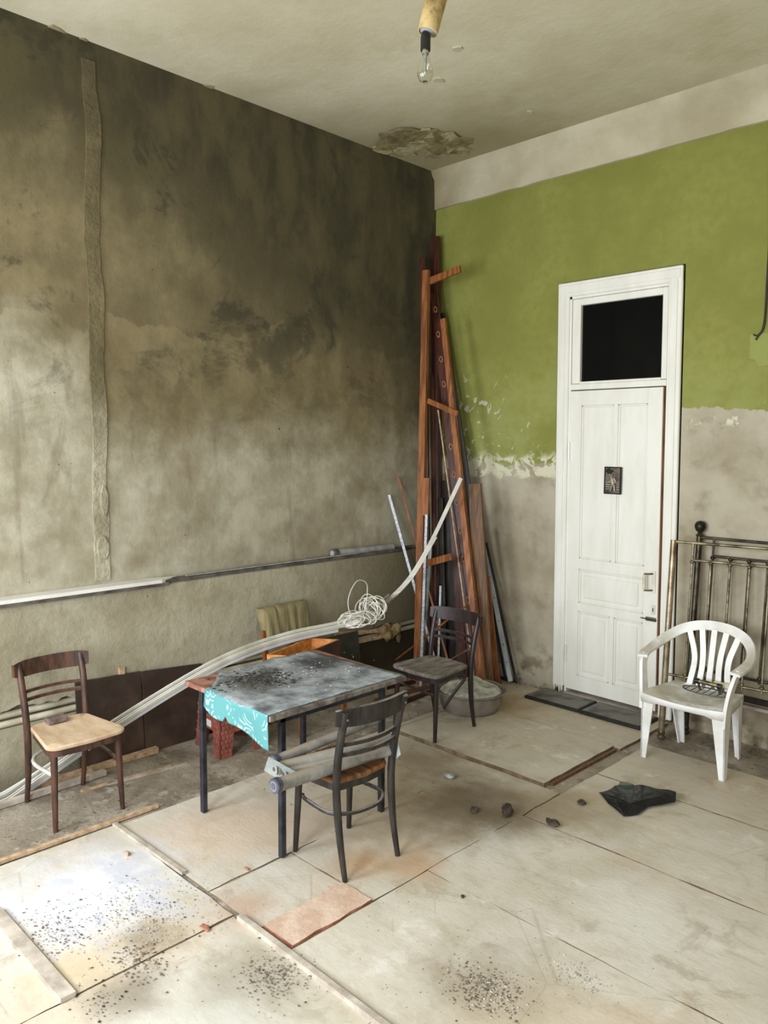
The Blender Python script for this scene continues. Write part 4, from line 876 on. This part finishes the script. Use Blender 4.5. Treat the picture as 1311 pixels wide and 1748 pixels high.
plank((728, 878), (722, 1052), -.68, .085, 5, .004, 'perf', 'perforated_strip', 'silver perforated metal strip beside the ladder stile', 'strip')
plank((735, 930), (726, 1060), -.50, .07, 7, .02, 'alu', 'metal_tube', 'grey metal bar standing behind the plum chair', 'bar')
plank((752, 1000), (750, 1070), -.50, .07, 4, .004, 'perf', 'perforated_strip', 'second perforated strip behind the plum chair back', 'strip')
# metal track at the right
tr = thing('metal_track', 'long pale metal track with black edges leaning right of the timber', 'rail', FL(875, 1163))
yb, kk = -.11, .05
for a, b, w, mt, nm in (((826, 930), (868, 1145), .034, 'pvc_blue', 'web'), ((822, 932), (860, 1145), .012, 'metal_black', 'edge_flange'), ((830, 926), (877, 1145), .012, 'metal_black', 'edge_flange')):
    A, B = TB(*a, yb - (.01 if mt != 'pvc_blue' else 0), kk), TB(*b, yb - (.01 if mt != 'pvc_blue' else 0), kk); MB().beam(to_floor(A, B, .03), A, w, .02, (1, .1, 0)).build(nm, mt, tr)
for py_ in (985, 1020, 1060, 1100, 1130):
    u = (py_ - 930) / 215; p = TB(826 + 42 * u, py_, yb - .02, kk); MB().lathe([(.005, 0), (.004, .004), (0, .005)], p, 8, (0, -1, 0)).build('rivet', 'metal_black', tr)
MB().bbox(.80, .99, -.075, -.035, -.005, .028, .004).build('foot_bar', 'dark_wood', tr); MB().lump((.93, -.06, .045), .025, 4).build('foot_joint', 'metal_black', tr, smooth=50)
# thin sticks leaning on the left wall
def stick(a, xa, base, w, t_, mat, label, name='thin_stick', cat='stick'):
    A, F_ = WL(*a, xa), FL(*base, -.005); return single(MB().beam(F_, A, w, t_, (.7, .7, 0)), name, mat, label, cat, F_)
stick((664, 845), .02, (752, 1162), .022, .012, 'perf', 'pale perforated angle strip leaning on the left wall, leftmost', 'perforated_strip', 'strip')
stick((679, 813), .015, (775, 1168), .016, .012, 'orange_wood', 'thin brown stick leaning on the left wall beside the perforated strip')
A, B = WB(676, 1126, -.62), WB(812, 1022, -.56); single(MB().tube([A, B], .008, 6), 'thin_rod', 'orange_wood', 'thin brown rod slanting across the timber behind the plum chair', 'rod', A)
A, B = WB(755, 1134, -.62), WB(818, 1098, -.58); single(MB().tube([A, B], .007, 6), 'thin_rod', 'brown_wood', 'short thin rod slanting low behind the plum chair', 'rod', A)
for k, (a, b, lab) in enumerate([((600, 1185), (735, 1158), 'reddish batten lying on the floor under the plum chair, rearmost'), ((640, 1196), (730, 1172), 'middle reddish batten on the floor under the plum chair'), ((670, 1206), (735, 1180), 'front reddish batten on the floor under the plum chair')]):
    A, B = FL(*a, .01), FL(*b, .01); single(MB().beam(A, B, .03, .024, (1, 0, 0)), 'floor_batten', 'red_wood' if k != 1 else 'brown_wood', lab, 'batten', A)

# ------------------------------------------------------------------ basin with cement
c = FL(803, 1180, .15); bx_, by_ = c.x, c.y
bs = thing('wash_basin', 'wide grey metal basin filled with dried cement before the timber', 'basin', (bx_, by_, .02))
R_ = .262
MB().lathe([(0, .020), (.17, .020), (.21, .032), (.235, .09), (.243, .155), (.262, .163), (.268, .170), (.262, .176), (.240, .172), (.225, .10), (.20, .04), (0, .032)], (bx_, by_, 0), 40).build('bowl', 'basin', bs, smooth=45)
m = MB(); vs = [(bx_, by_, .20)]; fs = []; NR, NA = 9, 40
for i in range(1, NR + 1):
    for k in range(NA):
        r = .236 * i / NR; a = 2 * PI * k / NA; x, y = r * math.cos(a), r * math.sin(a)
        hh = .165 + .045 * (1 - (i / NR) ** 2) + (.035 * mnoise.noise(Vector((x * 9, y * 9, 1))) + .02 * mnoise.noise(Vector((x * 25, y * 25, 4)))) * (1 - (i / NR) ** 4)
        hh += .03 * math.exp(-((x + .05) ** 2 + (y - .10) ** 2) / .006); vs.append((bx_ + x, by_ + y, hh if i < NR else .150))
for k in range(NA): fs.append((0, 1 + k, 1 + (k + 1) % NA))
for i in range(NR - 1):
    for k in range(NA): fs.append((1 + i * NA + k, 1 + (i + 1) * NA + k, 1 + (i + 1) * NA + (k + 1) % NA, 1 + i * NA + (k + 1) % NA))
m.add(vs, fs).build('cement_fill', 'cement', bs, smooth=70)

# ------------------------------------------------------------------ mats at the door
for k, (x0, x1, lab) in enumerate([(1.27, 1.745, 'left dark slate mat before the white door'), (1.755, 2.235, 'right dark slate mat before the door, nearer the plastic chair')]):
    t = thing('door_mat', lab, 'mat', ((x0 + x1) / 2, -.19, .012), group='slate mats at the door')
    m = MB().bbox(x0, x1, -.335 - .006 * k, -.052, .012, .034, .004); m.build('mat_base', 'mat_edge', t)
    MB().bbox(x0 + .012, x1 - .012, -.32, -.062, .034, .039, .003).build('mat_surface', 'mat', t)

# ------------------------------------------------------------------ bed ends
def bed_end(name, label, loc, rz, tilt, W_, H, rods, pr, rr, mpost, mrod, ball, second, bottom, lift=0.0):
    t = thing(name, label, 'bed end', loc, rz); t.rotation_euler = (tilt, 0, rz)
    for x in (0, W_):
        MB().tube([(x, 0, .05), (x, 0, H)], pr, 14).build('post', mpost, t, world=False, smooth=40)
        MB().lathe([(.006, 0), (.022, .004), (.030, .02), (.02, .035), (.026, .05), (.018, .07)], (x, 0, 0), 14).build('foot', mrod, t, world=False, smooth=50)
        if ball: MB().lathe([(.016, 0), (.026, .012), (.016, .026), (.012, .032), (.028, .045), (.038, .07), (.036, .09), (.024, .108), (0, .114)], (x, 0, H - .01), 16).build('ball_finial', mpost, t, world=False, smooth=60)
    zt = H - .01
    for z, a, b, r in ((zt, -.01, W_ + .01, rr * 1.1), (zt - second, rods[0], W_ - rods[0], rr), (bottom, -.01, W_ + .01, rr)):
        MB().tube([(a, 0 if z != zt else -.0, z), (b, 0, z)], r, 10).build('rail', mrod, t, world=False, smooth=40)
    for i, x in enumerate(rods):
        top = zt if i == 0 or i == len(rods) - 1 else zt - second
        MB().tube([(x, -.004, bottom - .02), (x, -.004, top)], rr * .85, 10).build('rod', mrod, t, world=False, smooth=40)
        for z in (bottom + .015, zt - second - .012): MB().lathe([(.004, -.014), (.014, -.008), (.016, 0), (.014, .008), (.004, .014)], (x, -.004, z), 10).build('collar', mrod, t, world=False, smooth=60)
    return t
rods = [.13 + .118 * i for i in range(9)]
p = FL(1128, 1262)
bed_end('brass_bed_end', 'front brass bed end with slim rods leaning behind the white chair', (p.x, p.y, .0), math.radians(8.5), math.radians(-5), .94, 1.36, rods[:7], .021, .009, 'copper', 'brass', False, .115, .45)
bed_end('iron_bed_end', 'dark iron bed end with ball finial leaning on the wall behind the brass one', (2.475, -.15, .0), math.radians(1.5), math.radians(-4.5), .94, 1.38, [.10 + .118 * i for i in range(7)], .02, .009, 'iron', 'iron', True, .12, .47)
# broken skirting ledge on the back wall at right
m = MB().bbox(2.74, ROOM_X - .02, -.045, .0, .245, .268, .004); struct(m, 'trim_2', 'strip_grey', 'narrow pale ledge on the grey wall behind the white chair')
struct(MB().bbox(2.62, ROOM_X - .02, -.030, .002, .285, .322, .004), 'trim_slot_shade', 'dark_wood', 'dark bar standing in for the shaded slot above the pale ledge')  # shade of the open slot built as a dark bar

# ------------------------------------------------------------------ white plastic armchair
wc = thing('plastic_armchair', 'white plastic garden armchair with slatted back before the bed ends', 'chair', (2.705, -.535, .003))
SH = .42
def lp(mb, foot, top, wf, wt, sx, sy, th=.010):      # L-section leg: two tapering plates meeting at the outer corner
    F_, T_ = Vector(foot), Vector(top)
    for ax in (Vector((-sx, 0, 0)), Vector((0, -sy, 0))):
        nn = Vector((0, -sy, 0)) if ax.x else Vector((-sx, 0, 0))
        q = [F_, F_ + ax * wf, T_ + ax * wt, T_]; r = [p + nn * th for p in q]
        mb.add(q + r, [(0, 1, 2, 3), (7, 6, 5, 4), (0, 4, 5, 1), (1, 5, 6, 2), (2, 6, 7, 3), (3, 7, 4, 0)])
    return mb
for sx in (-1, 1):
    lp(MB(), (sx * .265, -.20, 0), (sx * .262, -.225, SH + .0), .034, .085, sx, -1).build('leg', 'white_plastic', wc, world=False)
    pts = smoothpath([(sx * .258, -.195, SH - .09), (sx * .260, -.195, SH), (sx * .270, -.188, .52), (sx * .285, -.165, .61), (sx * .292, -.13, .652)], 4)
    MB().ribbon(pts, [Vector((0, 1, 0))] * len(pts), [.085 - .002 * i for i in range(len(pts))], .020).build('arm_support', 'white_plastic', wc, world=False, smooth=40)
    lp(MB(), (sx * .20, .235, 0), (sx * .225, .15, SH), .034, .075, sx, 1).build('back_leg', 'white_plastic', wc, world=False)
# seat with rolled front edge
m = MB(); NX, NY = 14, 14; vs = []
for j in range(NY + 1):
    for i in range(NX + 1):
        u, v = i / NX * 2 - 1, j / NY; hw = .262 - .045 * v; y = -.235 + .42 * v; x = u * hw
        r = max(abs(u), 0) ** 8; z = SH + .012 - .022 * math.sin(PI * min(1, v * 1.05)) * (1 - u * u) + .012 * u * u - .012 * (1 - min(1, v * 8)) - .012 * v
        y -= .02 * (1 - u * u) * (1 - v); vs.append((x, y, z))
fs = [(j * (NX + 1) + i, j * (NX + 1) + i + 1, (j + 1) * (NX + 1) + i + 1, (j + 1) * (NX + 1) + i) for j in range(NY) for i in range(NX)]
b0 = len(vs); rim = [i for i in range(NX + 1)] + [j * (NX + 1) + NX for j in range(1, NY + 1)] + [NY * (NX + 1) + i for i in range(NX - 1, -1, -1)] + [j * (NX + 1) for j in range(NY - 1, 0, -1)]
for k in rim: x, y, z = vs[k]; vs.append((x * 1.0, y, SH - .045 if abs(x) > .17 else SH - .035))
for k in range(len(rim)): a, b = k, (k + 1) % len(rim); fs.append((rim[b], rim[a], b0 + a, b0 + b))
m.add(vs, fs); so = m.build('seat', 'white_plastic', wc, world=False, smooth=50); sm = so.modifiers.new('thickness', 'SOLIDIFY'); sm.thickness = .006; sm.offset = -1
half = [(-.288, -.175, .650), (-.298, -.12, .662), (-.300, -.03, .675), (-.290, .07, .700), (-.258, .155, .737), (-.20, .215, .778), (-.11, .25, .808), (0, .26, .818)]
pts = smoothpath(half + [(-x, y, z) for x, y, z in half[-2::-1]], 5); ups = []
for p_ in pts:
    k = max(0, min(1, (p_.y + .05) / .28)); ang_ = math.atan2(p_.y + .0, p_.x); rad = Vector((p_.x, max(p_.y, 0) * 1.0, 0)).normalized()
    ups.append((rad * (1 - k * .75) + Vector((0, .2 * k, 1)) * k).normalized())
MB().ribbon(pts, ups, .062, .018).build('arm_and_back_rail', 'white_plastic', wc, world=False, smooth=50)
for i in range(5):
    u = (i - 2) / 2; a = Vector((u * .155, .235 - .015 * u * u, .80 - .028 * u * u)); b = Vector((u * .108, .20, .60)); c_ = Vector((u * .125, .165, SH - .005))
    pts = smoothpath([a, b, c_], 6); MB().ribbon(pts, [Vector((1, 0, 0))] * len(pts), .036, .010).build('back_slat', 'white_plastic', wc, world=False, smooth=50)
MB().beam((-.15, .165, SH - .004), (.15, .165, SH - .004), .02, .03, (0, 1, 0)).build('slat_base', 'white_plastic', wc, world=False)
# metal grate with handle on the seat
gt = thing('metal_grate', 'small wire grate with brass handle lying on the white plastic chair seat', 'grate', (2.74, -.45, SH + .012))
m = MB(); cx, cy, cz = 2.735, -.465, SH + .018; out = [(cx + .15 * math.cos(a), cy + .075 * math.sin(a), cz) for a in [2 * PI * k / 28 for k in range(28)]]
m.tube(out, .0045, 6, True); m.build('rim', 'dark_strip', gt, smooth=40)
for k in range(7):
    x = cx - .12 + k * .04; hh = .075 * math.sqrt(max(.05, 1 - ((x - cx) / .15) ** 2)); MB().tube([(x, cy - hh, cz), (x, cy + hh, cz)], .003, 6).build('wire', 'dark_strip', gt, smooth=40)
MB().tube([(cx - .055, cy, cz + .055), (cx + .075, cy + .01, cz + .05)], .014, 12).build('handle', 'brass', gt, smooth=40)
for x in (-.055, .072): MB().tube([(cx + x, cy, cz + .055), (cx + x + .006, cy, cz + .02), (cx + x + .016, cy, cz)], .008, 8).build('handle_post', 'bakelite', gt, smooth=40)
for x in (-.062, .078): MB().tube([(cx + x - .012, cy, cz + .055 - (.005 if x > 0 else 0)), (cx + x + .012, cy, cz + .055 - (.005 if x > 0 else 0))], .018, 12).build('handle_ferrule', 'bakelite', gt, smooth=40)
MB().bbox(cx + .02, cx + .14, cy + .03, cy + .06, cz + .03, cz + .065, .01).build('grip_block', 'bone', gt); MB().bbox(cx + .11, cx + .135, cy + .03, cy + .06, cz, cz + .035, .006).build('block_foot', 'bone', gt)

# ------------------------------------------------------------------ bag and litter on the floor
B_ = thing('plastic_bag', 'crumpled black plastic sheet lying on the floor before the white chair', 'bag', (2.70, -1.33, .0))
ol = [(1023, 1353), (1038, 1371), (1065, 1393), (1088, 1391), (1106, 1377), (1128, 1374), (1153, 1369), (1154, 1352), (1146, 1349), (1120, 1347), (1100, 1341), (1091, 1339), (1078, 1343), (1060, 1340), (1050, 1341), (1036, 1350)]
hz_ = [0, .004, .006, .006, .012, .012, .02, .045, .045, .05, .055, .04, .02, .02, .02, .008]
vs = [FL(*q, hz_[i] + .003) for i, q in enumerate(ol)]
inn = [((1055, 1362), .03), ((1075, 1372), .045), ((1098, 1364), .05), ((1124, 1360), .055), ((1082, 1354), .05), ((1062, 1352), .04)]
vs += [FL(*q, h_) for q, h_ in inn]
fs = [(0, 1, 16), (1, 2, 16), (2, 17, 16), (2, 3, 17), (3, 4, 17), (4, 18, 17), (4, 5, 18), (5, 19, 18), (5, 6, 19), (6, 7, 19), (7, 8, 19), (8, 9, 19), (9, 10, 19), (10, 18, 19), (10, 11, 18), (11, 20, 18), (11, 12, 20), (12, 21, 20), (12, 13, 21), (13, 14, 21), (14, 15, 21), (15, 16, 21), (15, 0, 16), (16, 17, 21), (17, 20, 21), (17, 18, 20)]
o = MB().add(vs, fs).build('sheet', 'bag', B_); sb_ = o.modifiers.new('sub', 'SUBSURF'); sb_.levels = 2; sb_.render_levels = 2; sb_.subdivision_type = 'SIMPLE'
tx = bpy.data.textures.new('crumple', 'CLOUDS'); tx.noise_scale = .08; dm = o.modifiers.new('crumple', 'DISPLACE'); dm.texture = tx; dm.strength = .02; dm.mid_level = .4
sm = o.modifiers.new('thickness', 'SOLIDIFY'); sm.thickness = .002
m = MB().lump(FL(1070, 1343, .022), .05, 3, (1.0, .9, .4)); m.build('film_bulge', 'bag_grey', B_, smooth=60)
for k, (q, r, mt, nm, lab, sq) in enumerate([((768, 1327), .045, 'foil', 'paper_scrap', 'crumpled silvery paper scrap on the dark part of the floor', (1.2, .8, .5)), ((810, 1386), .03, 'lump', 'rubble_lump', 'round dark lump on the brown floor patch, left of two', (1, 1, .7)),
        ((866, 1393), .05, 'lump', 'rubble_lump', 'tall dark lump at the floor seam, right of the round one', (.8, .9, .9)), ((944, 1409), .04, 'lump', 'rubble_lump', 'dark jagged lump nearest the viewer, below the black sheet', (1.3, .7, .6)), ((993, 1373), .032, 'lump', 'rubble_lump', 'small brown lump left of the black plastic sheet', (1, .8, .6)),
        ((495, 1292), .022, 'cap_white', 'ring_scrap', 'small pale ring on the dirt beneath the table', (1, .8, .4)), ((790, 1532), .012, 'lump', 'rubble_lump', 'tiny dark pebble on the open floor in front of the black chair', (1, 1, .7)), ((421, 1484), .014, 'tile_side', 'brick_chip', 'small red brick chip left of the table leg', (1.6, .6, .5)), ((350, 1585), .024, 'tile_side', 'brick_chip', 'crumbled red brick chip at the floor crack', (1.5, .8, .35)), ((217, 1459), .02, 'strip_wood', 'rubble_lump', 'small yellowish crumb in the white powder', (1.3, .8, .6))]):
    r *= .78; p = FL(*q); m = MB().lump((p.x, p.y, r * sq[2] * .8), r, k + 11, sq); single(m, nm, mt, lab, 'debris', (p.x, p.y, 0))
def pile(px, py, sx, sy, n, r0, r1, mat, label, seed, z=.0):
    p = FL(px, py); return single(scatter(int(n * 1.6), gaus(p.x, p.y, sx, sy, z), r0 * .8, r1 * .72, seed), 'gravel_scatter', mat, label, 'gravel', (p.x, p.y, 0), kind='stuff')
pile(470, 1665, .07, .06, 260, .002, .007, 'rubble', 'grey grit heap on the pale sheet at bottom left of centre', 31)
pile(828, 1690, .075, .06, 380, .002, .008, 'rubble', 'grey gravel scatter at the bottom centre of the floor', 32); pile(845, 1690, .08, .06, 130, .002, .008, 'rubble_pale', 'pale gravel crumbs among the bottom centre grit', 33)
pile(985, 1665, .06, .035, 160, .002, .007, 'rubble_pale', 'pale gravel scatter right of the bottom centre grit', 34)
pile(240, 1560, .16, .14, 420, .002, .007, 'rubble_pale', 'pale rubble crumbs in the white powder', 35); pile(90, 1590, .10, .07, 200, .002, .007, 'rubble', 'dark rubble crumbs beside the wide grey lath', 36); pile(240, 1565, .14, .12, 60, .003, .007, 'soot', 'dark crumbs scattered in the white powder', 37)
pile(235, 1640, .07, .05, 160, .002, .008, 'rubble', 'brown crumbs along the floor crack below the white powder', 38); pile(170, 1710, .08, .05, 60, .002, .008, 'soot', 'dark crumbs on the pale sheet at bottom left', 39)
pile(1230, 1270, .25, .09, 300, .002, .010, 'rubble', 'brown dirt crumbs under the white plastic chair', 40); pile(1010, 1310, .03, .25, 160, .002, .008, 'rubble', 'crumbs in the open floor gap', 41, -.012)
pile(250, 1350, .2, .35, 320, .002, .010, 'rubble', 'dirt crumbs around the left chair legs', 42, -.012); pile(600, 1290, .35, .3, 160, .002, .008, 'rubble', 'dirt crumbs under the table', 43); pile(520, 1530, .06, .10, 120, .002, .007, 'rubble', 'crumbs beside the salmon slab', 44, -.01)
pile(760, 1560, .6, .6, 170, .0015, .005, 'rubble', 'fine dark specks spread over the open floor', 45)
pile(930, 1185, .25, .05, 120, .002, .010, 'rubble', 'plaster crumbs along the foot of the green wall', 46, .01)

# ------------------------------------------------------------------ bare bulb
pl_ = thing('pendant_bulb', 'bare clear light bulb on black socket hanging under a yellowed paper tube', 'lamp', (2.675, -3.125, 3.32))
bc = Vector((2.6755, -3.1262, 0)); axis = Vector((0, 0, 1))
MB().lathe([(0, 3.314), (.012, 3.316), (.022, 3.323), (.0285, 3.337), (.030, 3.350), (.027, 3.366), (.020, 3.384), (.0145, 3.400), (.0125, 3.416), (.0125, 3.424)], (bc.x, bc.y, 0), 24).build('glass', 'bulb_glass', pl_, smooth=60).modifiers.new('thickness', 'SOLIDIFY').thickness = .0008
MB().lathe([(.0135, 3.412), (.0135, 3.432)], (bc.x, bc.y, 0), 16).build('screw_cap', 'filament', pl_, smooth=40)
MB().lathe([(.004, 3.345), (.006, 3.385), (.007, 3.415)], (bc.x, bc.y, 0), 10).build('stem', 'cap_white', pl_, smooth=40)
MB().tube([(bc.x - .014, bc.y, 3.352), (bc.x - .006, bc.y + .01, 3.36), (bc.x + .006, bc.y + .01, 3.36), (bc.x + .014, bc.y, 3.352)], .0008, 5).build('filament', 'filament', pl_)
MB().lathe([(.018, 3.424), (.0185, 3.432), (.0185, 3.470), (.016, 3.484), (.008, 3.494), (.004, 3.50)], (bc.x, bc.y, 0), 18).build('socket', 'bakelite', pl_, smooth=50)
d_ = Vector((.18, .17, 1)).normalized(); A = Vector((bc.x, bc.y, 3.488)) ; m = MB(); A2 = A + Vector((.004, .006, 0))
m.tube([A2, A2 + d_ * .002, A2 + d_ * .126], [.034, .037, .040], 22, cap=False); tb_ = m.build('paper_tube', 'card', pl_, smooth=40); sm = tb_.modifiers.new('thickness', 'SOLIDIFY'); sm.thickness = .004
MB().lathe([(.012, 0), (.030, .004), (.030, .008), (.012, .010)], A2, 18, d_).build('tube_end', 'cap_white', pl_)
MB().tube(smoothpath([(bc.x, bc.y, 3.495), tuple(A2 + d_ * .06), tuple(A2 + d_ * .14), (A2.x + .03, A2.y + .03, 3.75), (A2.x + .03, A2.y + .03, CEIL)], 5), .003, 6).build('cord', 'wire_black', pl_, smooth=40)
MB().lathe([(.05, -.03), (.048, -.01), (.03, .0)], (A2.x + .03, A2.y + .03, CEIL), 18).build('ceiling_rose', 'cap_white', pl_, smooth=40)

# ------------------------------------------------------------------ wires on the green wall
ew = thing('electric_wire', 'loose dark wire hanging down the green wall at the right edge', 'wire', WB(1300, 575, -.01))
pts = [WB(*q, -.012) for q in ((1318, 330), (1313, 420), (1309, 490), (1306, 540), (1302, 562), (1294, 574), (1290, 580))]; MB().tube(smoothpath(pts, 5), .007, 8).build('wire_run', 'wire_black', ew, smooth=40)
pts = [WB(*q, -.014) for q in ((1300, 566), (1292, 573), (1286, 571))]; MB().tube(smoothpath(pts, 4), .005, 6).build('wire_end', 'wire_black', ew, smooth=40)
# outline of an old switch recess
o = [WB(*q, 0) for q in ((1281, 572), (1311, 568), (1340, 570), (1340, 614), (1318, 612), (1311, 624), (1296, 626), (1289, 614), (1280, 612))]
g = G('pale green filler', .9); MAT['filler'] = g.out((142, 148, 80), g.noise(g.pos(), 30, 6), .4, .01)
n = len(o); MB().add([(p.x, -.006, p.z) for p in o] + [(p.x, .001, p.z) for p in o], [tuple(range(n)), ] + [(i, n + i, n + (i + 1) % n, (i + 1) % n) for i in range(n)]).build('filler_patch', 'filler', wback)
